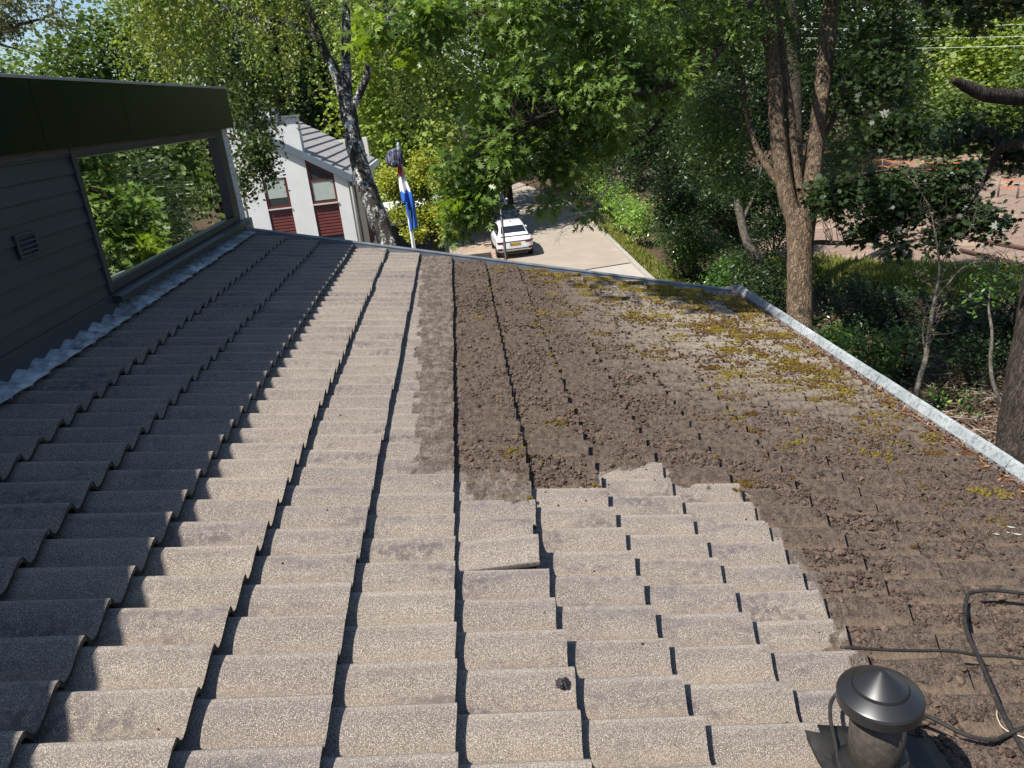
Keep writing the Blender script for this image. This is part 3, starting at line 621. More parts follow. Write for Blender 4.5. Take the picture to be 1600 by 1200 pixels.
# house further back with a small grey roof
h3 = empty('house', (-4, 52, GZ), 'distant house whose grey tiled roof shows between the birch and the white house', 'house')
B = MB(); B.box((-9, 50, GZ), (-3.4, 58, -.6)); obj('wall', B, M_cream, h3)
B = MB(); B.extr([(-9.3, 49.6, 1.35), (-6, 49.6, 1.45), (-3.0, 49.6, -.7), (-9.3, 49.6, -.7)], (0, 9, 0)); obj('roof', B, M_slate, h3)
B = MB(); B.box((-3.0, 54, .2), (-1.7, 58, 1.2)); obj('upper_wall', B, M_plas, h3)
# garage behind the birch
gr = empty('garage', (-3, 31, GZ), 'low dark grey garage with a white roof edge behind the birch trunk', 'garage')
B = MB(); B.box((-4.6, 33, GZ), (-1.0, 40, -3.05)); obj('wall', B, mat('dark_grey_boards', rough=.7, fn=worn((.045, .05, .06), .3, 5)), gr)
B = MB(); B.box((-4.7, 32.85, -3.05), (-.9, 40.1, -2.88)); obj('roof_edge', B, M_plas, gr)
B = MB()
for i in range(7): B.box((-4.5+.5*i, 32.97, GZ), (-4.46+.5*i, 32.998, -3.06))
obj('batten', B, mat('dark_batten', (.09, .095, .1), .6), gr)

# ================================================================ FLAG, BAG, LAMPS
p0 = D(647, 384, 22); tp = D(622, 234, 22); bx, by = (p0[0]+tp[0])/2, (p0[1]+tp[1])/2; zt = .36
fp = empty('flagpole', (bx, by, GZ), 'slim white flagpole standing in front of the yellow green tree', 'flagpole')
B = MB(); B.tube([(bx, by, GZ), (bx, by, -2), (bx, by, zt)], [.06, .045, .035], 14); obj('pole', B, mat('white_pole', (.72, .72, .7), .35), fp)
B = MB(); B.lathe((bx, by, zt), [(.04, 0), (.075, .02), (.06, .10), (.045, .16), (.05, .20), (.015, .25)], 16); obj('finial', B, mat('grey_plastic', (.3, .34, .35), .4), fp)
B = MB(); B.tube([(bx+.05, by-.03, zt-.1), (bx+.055, by-.03, -3), (bx+.05, by-.03, GZ+1)], .006, 5); obj('rope', B, mat('rope', (.6, .6, .58), .7), fp)
def flagf(a, b):
    z = zt-.32-b*1.80; wd = .08+.27*min(1, b*2.2)-.10*max(0, b-.6)
    x = bx-.10-.06*min(1, b*3)*(1-b)+a*wd+.0*b; y = by-.09+.055*math.sin(a*11+b*3)*min(1, b*4+.15)+.05*math.sin(b*9)
    if b > .55 and a < .3: x += .08
    return (x, y, z-.12*abs(a-.7)*b)
B = MB(); B.grid(flagf, 16, 60)
for i, f in enumerate(B.f):
    b = (i % 60)/60+.03*math.sin(i//60*.9); B.mi[i] = 0 if b < .17 else (1 if b < .40 else 2)
fo = obj('flag', B, [mat('flag_red', (.45, .02, .03), .7), mat('flag_white', (.75, .75, .76), .7), mat('flag_blue', (.02, .10, .42), .7)])
sd = fo.modifiers.new('s', 'SOLIDIFY'); sd.thickness = .004
tag(fo, 'red white and blue flag hanging limp from the white flagpole', 'flag')
bag = empty('backpack', (bx-.12, by-.12, zt-.42), 'dark striped backpack hung from the top of the flagpole', 'backpack')
M_bag = mat('navy_cloth', rough=.85, fn=lambda g: g.col(g.mix(g.rng(g.noise(2, 1, st=(14, 14, .5)), .5, .56), (.02, .022, .05), (.16, .16, .22))))
B = MB(); v, f = ico(3); B.add([(bx-.15+p[0]*.25*(1-.15*p[2]), by-.1+p[1]*.15, zt-.15+p[2]*.25*(1+.06*math.sin(p[0]*9))) for p in v], [tuple(x) for x in f], 0, True); obj('body', B, M_bag, bag)
B = MB(); v, f = ico(2); B.add([(bx-.14+p[0]*.13, by-.22+p[1]*.05, zt-.30+p[2]*.11) for p in v], [tuple(x) for x in f], 0, True); obj('front_pocket', B, M_bag, bag)
B = MB()
for s_ in (-.05, .07): B.tube(smooth_path([(bx+s_-.1, by-.06, zt-.03), (bx+s_*.5, by-.0, zt+.07), (bx+s_, by+.06, zt-.05), (bx+s_-.04, by+.08, zt-.3)], 4), .014, 6)
obj('strap', B, mat('strap', (.02, .02, .03), .8), bag)
# little street lamp in front of the white house
lb = D(392, 360, 20); lx, ly = lb[0], lb[1]
sl_ = empty('street_lamp', (lx, ly, GZ), 'small street lamp with a curved neck in front of the white house', 'street lamp')
M_lp = mat('galvanised_steel', rough=.45, spec=.5, metal=.5, fn=worn((.34, .37, .38), .3, 6)); zl = D(397, 305, 20)[2]
B = MB(); B.tube(smooth_path([(lx, ly, GZ), (lx, ly, -2.5), (lx, ly, zl-.15), (lx+.02, ly, zl), (lx+.10, ly, zl+.08), (lx+.2, ly, zl+.11)], 5), .032, 10); obj('pole', B, M_lp, sl_)
B = MB(); B.lathe((lx+.22, ly, zl+.03), [(.03, .0), (.10, .015), (.13, .05), (.11, .09), (.05, .12), (.01, .125)], 18); obj('lamp_head', B, mat('pinkish_lens', (.5, .42, .38), .3), sl_)
# lamp post in front of the white car
pb = D(790, 398, 30); px_, py_ = pb[0], pb[1]
sp_ = empty('lamp_post', (px_, py_, GZ), 'thin dark grey lamp post standing in front of the white car', 'lamp post')
zl = D(786, 250, 30)[2]
B = MB(); B.tube([(px_, py_, GZ), (px_, py_, GZ+1), (px_, py_, GZ+1.02), (px_, py_, zl)], [.075, .07, .055, .04], 12); obj('pole', B, mat('dark_grey_steel', rough=.5, spec=.5, fn=worn((.03, .034, .038), .25, 5)), sp_)
B = MB(); B.lathe((px_, py_, zl), [(.05, 0), (.2, .02), (.24, .1), (.2, .2), (.03, .26)], 20); obj('lamp_head', B, M_lp, sp_)

# ================================================================ CARS
def loft(B, st, mi=0):   # st: list of rings (equal length)
    n = len(st[0]); k = len(B.v); vs = [p for r in st for p in r]
    fs = [(i*n+j, i*n+(j+1) % n, (i+1)*n+(j+1) % n, (i+1)*n+j) for i in range(len(st)-1) for j in range(n)]
    B.add(vs, fs+[tuple(range(n-1, -1, -1)), tuple(range((len(st)-1)*n, len(st)*n))], mi, True)
def car(x, y, rot, label, paint, S=1., coupe=True, group=None, rear_text=False):
    c = empty('parked_car', (x, y, GZ+.012), label, 'car', group)
    def P(ax, ay, az): return (ax, ay, az)
    B = MB(); sec = []
    for (yy, w_, zl, zt) in [(0,.70,.50,.86),(.03,.80,.42,.98),(.12,.88,.34,1.07),(.3,.925,.27,1.12),(.7,.94,.25,1.10),(1.6,.935,.24,1.06),(2.6,.935,.24,1.03),(3.4,.935,.25,1.0),(3.95,.92,.26,.92),(4.3,.87,.28,.80),(4.5,.76,.32,.68),(4.57,.6,.4,.58)]:
        r = []
        for (a, b) in [(-.80,0),(-.97,.10),(-1,.32),(-1,.62),(-.965,.86),(-.90,1),(.90,1),(.965,.86),(1,.62),(1,.32),(.97,.10),(.80,0)]: r.append((a*w_, yy, zl+(zt-zl)*b))
        sec.append(r)
    loft(B, sec)
    b_ = obj('body', B, paint, c); b_.data.set_sharp_from_angle(angle=math.radians(40))
    ss = b_.modifiers.new('s', 'SUBSURF'); ss.levels = ss.render_levels = 1
    yr = .28 if coupe else .12
    cab = [(yr,.80,.76,1.10),(yr+.10,.80,.735,1.19),(1.0 if coupe else .42,.80,.64,1.50),(1.45 if coupe else .8,.80,.615,1.585),(2.2,.80,.61,1.61),(2.75,.80,.615,1.575),(3.0,.80,.62,1.50),(3.85,.80,.70,1.03)]
    B = MB(); R_ = []
    for (yy, wb, wt, zt) in cab: R_.append([(-wb,yy,.98),(-wb-.01,yy,1.02),(-wt-.02,yy,max(1.03, zt-.07)),(-wt+.06,yy,zt),(0,yy,zt+.012),(wt-.06,yy,zt),(wt+.02,yy,max(1.03, zt-.07)),(wb+.01,yy,1.02),(wb,yy,.98)])
    loft(B, R_); cb = obj('cabin', B, paint, c); cb.data.set_sharp_from_angle(angle=math.radians(35))
    def cabp(yv, lv):  # half-width and height on the cabin shell at station yv (lv 0 belt..1 roof edge)
        for q in range(len(cab)-1):
            if cab[q][0] <= yv <= cab[q+1][0]:
                t = (yv-cab[q][0])/(cab[q+1][0]-cab[q][0]); a, b = np.array(cab[q]), np.array(cab[q+1]); m = a+(b-a)*t
                z1 = max(1.03, m[3]-.07); return (m[1]+.01)+((m[2]+.02)-(m[1]+.01))*lv, 1.02+(z1-1.02)*lv
        return 0.8, 1.02
    gl = mat('car_glass', (.012, .014, .016), .05, 1.0)
    B = MB(); ya, yb = (yr+.17, .97) if coupe else (yr+.10, .42)
    za, zb = np.interp(ya, [q[0] for q in cab], [q[3] for q in cab]), np.interp(yb, [q[0] for q in cab], [q[3] for q in cab])
    B.extr([(-.64, ya, za+.008), (.64, ya, za+.008), (.56, yb, zb+.008), (-.56, yb, zb+.008)], (0, -.004, .012)); obj('rear_window', B, gl, c)
    B = MB(); B.extr([(-.60, 3.10, 1.465), (.60, 3.10, 1.465), (.66, 3.78, 1.095), (-.66, 3.78, 1.095)], (0, .006, .014)); obj('windscreen', B, gl, c)
    for s_ in (-1, 1):
        for (a, b) in ((.85 if coupe else .5, 1.72), (1.80, 3.15)):
            pl = []
            for yv in np.linspace(a, b, 5): w1, z1 = cabp(yv, .10); pl.append((s_*(w1+.006), yv, z1))
            for yv in np.linspace(b, a, 5): w1, z1 = cabp(yv, .92); pl.append((s_*(w1+.010), yv, z1))
            B = MB(); B.extr(pl, (s_*.006, 0, 0)); obj('side_window', B, gl, c)
        B = MB(); B.add([(s_*(.93+p[0]*.09), 3.05+p[1]*.06, 1.06+p[2]*.07) for p in ico(2)[0]], [tuple(q) for q in ico(2)[1]], 0, True); obj('mirror', B, paint, c)
        B = MB(); B.extr([(s_*.90, .065, .90), (s_*.50, .012, .885), (s_*.50, .012, .80), (s_*.66, .018, .775), (s_*.90, .07, .80)], (0, -.028, 0)); obj('tail_light', B, mat('red_lens', (.13, .012, .016), .2, .6), c, .004)
        B = MB(); B.extr([(s_*.90, .10, .56), (s_*.66, .03, .56), (s_*.66, .03, .45), (s_*.90, .10, .45)], (0, -.03, 0)); obj('reflector', B, mat('dark_red_lens', (.05, .008, .01), .3), c)
        B = MB(); B.box((s_*.42-.13, 4.52, .6), (s_*.42+.13, 4.57, .68)); obj('headlight', B, mat('clear_lens', (.6, .6, .62), .1, .8), c)
        for yw in (.86, 3.62):
            wh = empty('wheel', (0, 0, 0), None, None); wh.parent = c; wh.location = (s_*.83, yw, .345)
            B = MB(); B.lathe((x+s_*.83, y+yw, GZ+.357), [(.20, -.11), (.31, -.115), (.342, -.09), (.345, 0), (.342, .09), (.31, .115), (.20, .11)], 32, (s_, 0, 0)); obj('tyre', B, mat('tyre_rubber', (.018, .018, .018), .8), wh)
            B = MB(); B.lathe((x+s_*.83, y+yw, GZ+.357), [(.205, .06), (.215, .105), (.19, .11), (.17, .07), (.05, .085), (.01, .09)], 32, (s_, 0, 0))
            for q in range(5):
                a = q*1.2566; B.extr([(x+s_*.925, y+yw+math.cos(a+d)*r, GZ+.357+math.sin(a+d)*r) for d, r in ((-.3, .05), (-.16, .19), (.16, .19), (.3, .05))], (s_*.012, 0, 0))
            obj('rim', B, mat('alloy', (.35, .35, .36), .3, .5, .8), wh)
            B = MB(); B.lathe((x+s_*.80, y+yw, GZ+.357), [(.40, -.1), (.40, .137), (.37, .139), (.37, -.1)], 32, (s_, 0, 0)); obj('wheel_arch', B, mat('black_trim', (.02, .02, .022), .5), c)
    bt = mat('black_trim', (.02, .02, .022), .5)
    B = MB(); B.extr([(-.52, .022, .885), (.52, .022, .885), (.52, .022, .855), (-.52, .022, .855)], (0, -.03, 0)); obj('light_strip', B, mat('dark_red_lens', (.05, .008, .01), .3), c)
    B = MB(); B.extr([(-.66, .05, .52), (.66, .05, .52), (.60, .045, .475), (-.60, .045, .475)], (0, -.045, 0)); B.box((-.62, .06, .25), (.62, .3, .40)); obj('bumper_trim', B, bt, c)
    B = MB(); B.extr([(-.66, .05, .475), (.66, .05, .475), (.74, .07, .40), (-.74, .07, .40)], (0, -.03, 0)); obj('lower_bumper', B, paint, c)
    if coupe:
        B = MB(); B.extr([(-.70, .20, 1.115), (.70, .20, 1.115), (.70, .40, 1.175), (-.70, .40, 1.175)], (0, 0, .035)); obj('spoiler', B, paint, c, .006)
        B = MB(); B.box((-.66, .185, 1.075), (.66, .22, 1.112)); obj('spoiler_gap', B, bt, c)
    B = MB(); B.extr([(-.30, .02, .82), (.30, .02, .82), (.27, .02, .64), (-.27, .02, .64)], (0, -.02, 0)); obj('plate_recess', B, mat('shaded_panel', (.35, .36, .38), .5), c)
    np_ = empty('number_plate', (0, 0, 0), None, None); np_.parent = c; np_.location = (.02, -.012, .73)
    B = MB(); B.box((x-.26+.02, y-.012, GZ+.012+.675), (x+.26+.02, y-.004, GZ+.012+.785)); obj('plate', B, mat('plate_yellow', (.62, .38, .02), .5), np_)
    B = MB(); B.box((x-.26+.02, y-.0145, GZ+.012+.675), (x-.215+.02, y-.0125, GZ+.012+.785)); obj('blue_band', B, mat('plate_blue', (.02, .05, .3), .5), np_)
    if rear_text:
        cu = bpy.data.curves.new('plate_text', 'FONT'); cu.body = 'K-317-NX'; cu.size = .105; cu.extrude = .001; cu.align_x = 'CENTER'; cu.align_y = 'CENTER'
        to = bpy.data.objects.new('tmp', cu); SC.collection.objects.link(to); dg = bpy.context.evaluated_depsgraph_get(); me = bpy.data.meshes.new_from_object(to.evaluated_get(dg)); bpy.data.objects.remove(to)
        o = link('plate_text', me, mat('plate_black', (.02, .02, .02), .5), np_); o.rotation_euler = (math.pi/2, 0, 0); o.location = (.02, -.004, 0); o.scale = (.95, 1, 1)
    B = MB(); B.add([(p[0]*.03, .98+.55+p[1]*.07, 1.61+max(0, p[2])*.07) for p in ico(2)[0]], [tuple(q) for q in ico(2)[1]], 0, True); obj('roof_antenna', B, bt, c)
    c.rotation_euler.z = rot; c.scale = (S, S, S)
    return c
# parts are written in the car's own space: shift them there
_obj = obj
def obj(name, B, mats, parent=None, bevel=0):
    if parent is not None and parent.name.startswith('parked_car'): B.v = [tuple(np.array(p)+np.array(parent.location)) for p in B.v]
    return _obj(name, B, mats, parent, bevel)
def paintfn(c): return lambda g: (g.col(g.mix(g.rng(g.noise(3, 3), .4, .7, 0, .3), c, tuple(v*.85 for v in c))), g.b.inputs['Coat Weight'].__setattr__('default_value', .6))
car(2.33, 38.7, .035, 'white sloping backed car parked at the lamp post', mat('white_paint', rough=.3, spec=.5, fn=paintfn((.78, .79, .80))), 1., True, 'cars parked in a row', True)
car(2.45, 45.0, .02, 'dark car half hidden by leaves just ahead of the white one', mat('dark_paint', rough=.25, spec=.5, fn=paintfn((.03, .034, .04))), .98, False, 'cars parked in a row')
car(2.05, 51.2, .0, 'pale car furthest along the parking strip, only its roof showing through the leaves', mat('silver_paint', rough=.3, spec=.5, fn=paintfn((.7, .71, .73))), 1., False, 'cars parked in a row')
obj = _obj

# ================================================================ FENCE TAPE, WIRES
M_or = mat('orange_tape', (.55, .15, .06), .6)
def fence(pts, label):
    c = empty('barrier_fence', pts[0], label, 'fence')
    P = [np.array(p) for p in pts]
    for zo in (.95, .55):
        Q = []
        for a, b in zip(P, P[1:]):
            for t in np.linspace(0, 1, 6)[:-1]: q = a+(b-a)*t; Q.append(q+np.array([0, 0, zo-.10*math.sin(t*math.pi)]))
        Q.append(P[-1]+np.array([0, 0, zo])); B = MB()
        for a, b in zip(Q, Q[1:]): B.extr([a, b, b+[0, 0, .06], a+[0, 0, .06]], (0, .01, 0))
        obj('tape', B, M_or, c)
    for p in P:
        B = MB(); B.tube([p, p+np.array([0, 0, 1.1])], .05, 8); obj('post', B, mat('weathered_post', (.2, .17, .15), .8), c)
def gpt(px, py):
    r = D(px, py, 1)-CAM; return CAM+r*((GZ+.02-CAM[2])/r[2])
def lp(px, py, d): q = D(px, py, d); q[2] = GZ+.02; return q
fence([lp(1300, 262, 56), lp(1338, 266, 55), lp(1378, 272, 53), lp(1440, 282, 50), lp(1500, 290, 48)], 'orange barrier tape on posts along the far edge of the sandy ground')
fence([lp(1560, 300, 41), lp(1590, 304, 40), lp(1640, 310, 39)], 'short orange barrier tape at the right edge of the picture')
for (a, b, lab) in (((1380, 40, 40), (1700, 30, 36), 'uppermost pale overhead wire crossing the bright trees'), ((1380, 56, 40), (1700, 50, 36), 'middle pale overhead wire crossing the bright trees'), ((1380, 72, 40), (1700, 64, 36), 'lowest pale overhead wire crossing the bright trees')):
    a, b = D(*a), D(*b); a, b = a+(a-b)*.6, b+(b-a)*.5; Q = [a+(b-a)*t-np.array([0, 0, .15*math.sin(t*math.pi)]) for t in np.linspace(0, 1, 14)]
    B = MB(); B.tube(Q, .011, 5); tag(obj('overhead_wire', B, mat('pale_wire', (.5, .55, .45), .5)), lab, 'wire', 'overhead wires')
# brown rails / logs lying on the sand
for i, (p, q) in enumerate((((1440, 362), (1600, 392)), ((1500, 395), (1600, 420)))):
    a, b = gpt(*p), gpt(*q); a[2] += .12; b[2] += .12; B = MB(); B.tube([a, (a+b)/2+[0, 0, .02], b], .07, 8); tag(obj('log', B, mat('red_wood', rough=.8, fn=worn((.13, .065, .045), .4, 6))), ['farther', 'nearer'][i]+' reddish wooden rail lying on the sandy ground', 'rail')
# ================================================================ VEGETATION
def half(pts): return np.array(pts+[(-x, y) for x, y in reversed(pts[1:-1])], float)
T_OAK = half([(0,0),(.03,.12),(.20,.24),(.06,.33),(.30,.48),(.35,.56),(.08,.52),(.10,.62),(.27,.86),(.07,.77),(0,1.0)])
T_MAP = half([(0,0),(.30,.02),(.20,.16),(.62,.30),(.28,.42),(.40,.72),(.14,.62),(0,1.0)])
T_ELL = half([(0,0),(.20,.30),(.17,.68),(0,1.0)])
T_RH = np.array([(0,0),(.34,.42),(0,1),(-.34,.42)], float)
T_RND = half([(0,0),(.34,.25),(.30,.70),(0,1.0)])
def pinnate(n=4):
    return None
def leaves(name, P, size, T, mt, parent, droop=.3, upb=.9, spread=.5, fold=.25, tint=None, out=None, jit=.28):
    n = len(P); k = len(T); a = rng.uniform(0, 6.28, n)
    d = np.stack([np.cos(a), np.sin(a), rng.normal(-droop, spread, n)], 1)
    if out is not None: d += out
    d /= np.linalg.norm(d, axis=1)[:, None]
    nn = rng.normal(0, .55, (n, 3)); nn[:, 2] += upb; nn -= d*np.sum(nn*d, 1)[:, None]; nn /= np.linalg.norm(nn, axis=1)[:, None]+1e-6
    s = np.cross(nn, d); sz = size*np.exp(rng.normal(0, jit, n))
    x = T[:, 0][None, :, None]; y = T[:, 1][None, :, None]
    V = P[:, None, :]+sz[:, None, None]*(s[:, None, :]*x+d[:, None, :]*y-nn[:, None, :]*(np.abs(x)*fold+y*y*.12))
    return rawmesh(name, V.reshape(-1, 3), k, rng.uniform(0, 1, n) if tint is None else tint, mats=mt, parent=parent)
def blobpts(blobs, n, gapf=.9, gap=.0, shell=.5, seed=0):
    """sample cluster centres from ellipsoids (centre, rx, ry, rz, weight)"""
    wts = np.array([b[4] for b in blobs], float); idx = rng.choice(len(blobs), n, p=wts/wts.sum())
    C = np.array([b[0] for b in blobs])[idx]; R = np.array([[b[1], b[2], b[3]] for b in blobs])[idx]
    d = rng.normal(0, 1, (n, 3)); d /= np.linalg.norm(d, axis=1)[:, None]; r = rng.uniform(0, 1, n)**shell
    lump = np.array([1+.28*mn.noise(Vector(q*1.7)+Vector((i*3.1, seed, 0))) for q, i in zip(d, idx)])
    P = C+d*R*(r*lump)[:, None]
    if gap: 
        nz = np.array([mn.noise(Vector(p*gapf)+Vector((seed, 0, 0))) for p in P]); P = P[nz > -.5+gap]
    return P
def scatter(P, per, r):
    Q = np.repeat(P, per, 0); return Q+rng.normal(0, 1, Q.shape)*r
def skel(limbs):
    """limbs: lists of (point, radius) -> samples for attaching twigs"""
    S = []
    for L in limbs:
        Q = smooth_path([p for p, r in L], 5); S.append(Q[len(Q)//4:])
    return np.vstack(S)
def limb_mesh(B, L, seg=10, rough=.06):
    P = [p for p, r in L]; Q = smooth_path(P, 6); R = np.interp(np.arange(len(Q))/6, np.arange(len(P)), [r for p, r in L])
    B.tube(Q, list(R), seg, 0, rough)
def twigs(B, P, S, r=.008, sag=.12, every=1, maxL=1.7):
    for p in P[::every]:
        d = np.linalg.norm(S-p, axis=1); q = S[int(np.argsort(d)[rng.integers(0, 6)])]; L = np.linalg.norm(q-p)
        if L > maxL: continue
        m = (q+p)/2+np.array([0, 0, sag*L])+rng.normal(0, .05*L, 3); m2 = q+(m-q)*.5+rng.normal(0, .03*L, 3)
        B.tube([q, m2, m, p], [r*(.6+L*.6), r*(.5+L*.4), r*.8, r*.4], 4, 0, 0, False)
def LP(*a): return [(D(x, y, d), r) for x, y, d, r in a]
def BL(px, py, d, rx, ry, rz, w=1.): return (D(px, py, d), rx, ry, rz, w)
def bark(name, c1, c2, vs=(9, 9, 1.4), bd=.03, c3=None):
    def fn(g):
        n = g.noise(1.6, 5, .65, st=vs); n2 = g.noise(18, 3); vv = g.mth('MULTIPLY', g.mth('ABSOLUTE', g.mth('SUBTRACT', g.noise(2.2, 3, .5, st=vs), .5)), 2.)
        c = g.mix(g.rng(n, .35, .65), c1, c2); c = g.mix(g.rng(vv, 0, .12, .75, 0), c, tuple(v*.3 for v in c1))
        if c3: c = g.mix(g.rng(g.noise(1.1, 3), .5, .65, 0, .5), c, c3)
        g.col(c); g.bump(g.mth('ADD', g.mth('MULTIPLY', g.rng(vv, 0, .25), .6), n), bd, .9)
    return mat(name, rough=.9, spec=.15, fn=fn)
def tree(label, cat, limbs, mbark, name='tree', group=None, seg=12, rough=.07, twig=None):
    base = limbs[0][0][0].copy(); base[2] = GZ
    t = empty(name, base, label, cat, group); B = MB()
    L0 = [(np.array([base[0], base[1], GZ-.1]), limbs[0][0][1]*1.5)]+limbs[0]
    limb_mesh(B, L0, seg+8, rough)
    for L in limbs[1:]: limb_mesh(B, L, seg, rough)
    if twig: twigs(B, *twig)
    obj('trunk', B, mbark, t); return t

G_birch = leafmat('birch_leaf', (0.085, 0.140, 0.034), (0.263, 0.319, 0.085), .38, .45, (0.356, 0.375, 0.094))
G_oak = leafmat('oak_leaf', (0.043, 0.092, 0.024), (0.185, 0.277, 0.068), .42, .36, (0.234, 0.327, 0.074))
G_dark = leafmat('dark_leaf', (0.012, 0.026, 0.010), (0.041, 0.069, 0.021), .25, .4)  # leaf colour darkened to carry the canopy shade over the maple
G_rob = leafmat('robinia_leaf', (0.045, 0.090, 0.030), (0.120, 0.188, 0.053), .35, .45)
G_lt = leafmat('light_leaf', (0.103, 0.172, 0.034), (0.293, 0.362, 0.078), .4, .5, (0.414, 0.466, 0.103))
G_mid = leafmat('mid_leaf', (0.038, 0.076, 0.023), (0.128, 0.184, 0.045), .33, .5)
G_far = leafmat('far_leaf', (0.090, 0.144, 0.064), (0.216, 0.288, 0.108), .3, .6)
G_yel = leafmat('yellow_green_leaf', (0.165, 0.210, 0.030), (0.450, 0.450, 0.075), .42, .5)
G_laur = leafmat('laurel_leaf', (0.027, 0.065, 0.015), (0.086, 0.162, 0.032), .22, .28, (0.108, 0.184, 0.038))
G_hedge = leafmat('bright_hedge_leaf', (0.103, 0.207, 0.034), (0.310, 0.448, 0.103), .35, .4)
BK_rob = bark('furrowed_bark', (.085, .060, .042), (.24, .175, .118), (8, 8, .8), .05)
BK_dark = bark('dark_bark', (.035, .028, .022), (.10, .08, .062))
BK_grey = bark('grey_bark', (.06, .055, .045), (.16, .14, .115), (6, 6, 2), .01)
def birchfn(g):
    n = g.noise(2.2, 5, .7, st=(3, 3, 1.1)); n2 = g.noise(9, 4, .7, st=(1, 1, 3))
    k = g.mth('MULTIPLY', g.rng(n, .49, .58), g.rng(n2, .40, .50))
    g.col(g.mix(k, (.045, .04, .036), (.6, .58, .55))); g.bump(n2, .03, .9)
BK_bir = mat('birch_bark', rough=.85, spec=.2, fn=birchfn)

# ---- the leaning birch
Lb = [LP((655,560,14.3,0.2064),(625,440,14.4,0.1849),(607,385,14.5,0.1763),(585,325,14.5,0.1720),(567,275,14.5,0.1677),(553,220,14.5,0.1548),(545,180,14.5,0.1462),(531,130,14.5,0.1032),(505,76,14.4,0.0860),(485,20,14.2,0.0731),(462,-60,14,0.0602),(440,-160,13.8,0.0430),(420,-260,13.5,0.0172)),
      LP((546,190,14.5,0.1032),(541,120,14.6,0.0946),(541,60,14.7,0.0860),(540,0,14.8,0.0731),(533,-90,15,0.0516),(520,-220,15.2,0.0172)),
      LP((555,225,14.5,0.0860),(551,176,14.5,0.0774),(562,146,14.4,0.0731),(573,120,14.3,0.0645),(590,60,14,0.0516),(640,-20,13.6,0.0344),(700,-90,13.2,0.0172)),
      LP((505,76,14.4,0.0516),(480,50,14.1,0.0473),(440,34,13.8,0.0430),(400,30,13.5,0.0361),(345,8,13.1,0.0301),(300,-20,12.8,0.0215),(250,-30,12.6,0.0103)),
      LP((483,10,14.2,0.0430),(430,-30,13.6,0.0344),(330,-60,13,0.0258),(230,-80,12.6,0.0129)),
      LP((541,0,14.8,0.0430),(600,-50,15.3,0.0344),(680,-80,15.8,0.0172))]
bpts = []
tops = [BL(430, -60, 13.8, 1.6, 1.6, .7, 1.2), BL(300, -40, 13.2, 1.6, 1.5, .6, 1.3), BL(235, -20, 12.8, .7, 1.2, .45, .6), BL(560, -120, 15, 1.6, 1.6, .8, 1), BL(680, -40, 15.2, 1.0, 1.3, .8, .8), BL(390, 60, 13.5, 1.4, 1.2, .6, 1.0), BL(250, 60, 13.2, .9, 1, .5, .8), BL(500, 40, 15.6, .9, 1, .7, .35), BL(640, 100, 15.5, .7, .8, .9, .7)]
A = blobpts(tops, 1500, .8, .12, .5, 1); strands = []
def strand_leaves(A, Lmin, Lmax, step, sway=.25):
    out = []
    for p in A:
        L = rng.uniform(Lmin, Lmax); n = int(L/step); dx = rng.normal(0, sway, 2); t = np.linspace(0, 1, n)
        q = p+np.stack([dx[0]*t**.6*L, dx[1]*t**.6*L, -L*t+.12*np.sin(t*3)*L], 1); out.append(q+rng.normal(0, .022, q.shape))
    return np.vstack(out)
B_s = skel(Lb[3:])
t = tree('tall birch with leaning black and white trunk and hanging branches', 'tree', Lb, BK_bir, 'birch_tree', None, 14, .10, (A[::5], B_s, .006, .1))
leaves('crown', strand_leaves(A, .4, 1.25, .040), .062, T_RH, G_birch, t, .6, .6, .6)
A2 = blobpts([BL(395, 165, 13.2, .35, .5, .5, 1), BL(372, 150, 12.8, .35, .5, .5, .5), BL(405, 110, 13.6, .4, .5, .45, .5)], 120, .8, .0, .6, 2)
B = MB(); limb_mesh(B, LP((330,120,13.0,.03),(345,204,12.7,.026),(372,218,12.5,.02),(400,230,12.4,.012),(425,240,12.4,.006)), 6); 
P_ = strand_leaves(A2, .4, 1.2, .034, .12)
low = blobpts([BL(392, 225, 12.4, .42, .4, .30, 1), BL(402, 240, 12.6, .26, .35, .24, .6), BL(372, 270, 12.2, .20, .3, .30, .5)], 170, .8, 0, .6, 3)
obj('branch', B, BK_dark, t)
leaves('low_crown', np.vstack([P_, strand_leaves(low, .15, .55, .03, .2)]), .062, T_RH, leafmat('birch_leaf_dark', (.03, .055, .016), (.09, .12, .035), .3), t, .6, .6, .6)

# ---- the tree in the top left corner
Lc = [LP((-330,700,13,.2),(-300,300,13,.16),(-240,120,13,.12),(-150,70,13,.08),(-60,58,13,.05),(30,38,13,.03),(70,28,13,.015)), LP((-150,70,13,.05),(-60,10,13,.035),(40,-20,13,.02),(90,-10,13,.01)), LP((-40,56,13,.03),(20,75,13,.014),(45,82,13,.008))]
A = blobpts([BL(20,-15,13,.75,.7,.35,1), BL(10,40,13,.45,.5,.25,.7), BL(80,35,13,.32,.4,.25,.35), BL(-90,20,13,.8,.8,.6,1), BL(-230,0,13,1.4,1,1.2,1.4)], 620, 1.4, .22, .6, 4)
t = tree('tree whose reddish grey twigs reach into the top left corner', 'tree', Lc, BK_dark, 'birch_tree', None, 10, .05, (A[::3], skel(Lc), .005, .1))
leaves('crown', scatter(A, 14, .09), .058, T_RH, leafmat('greyish_leaf', (.10, .12, .07), (.26, .27, .16), .4), t, .5, .5, .6)

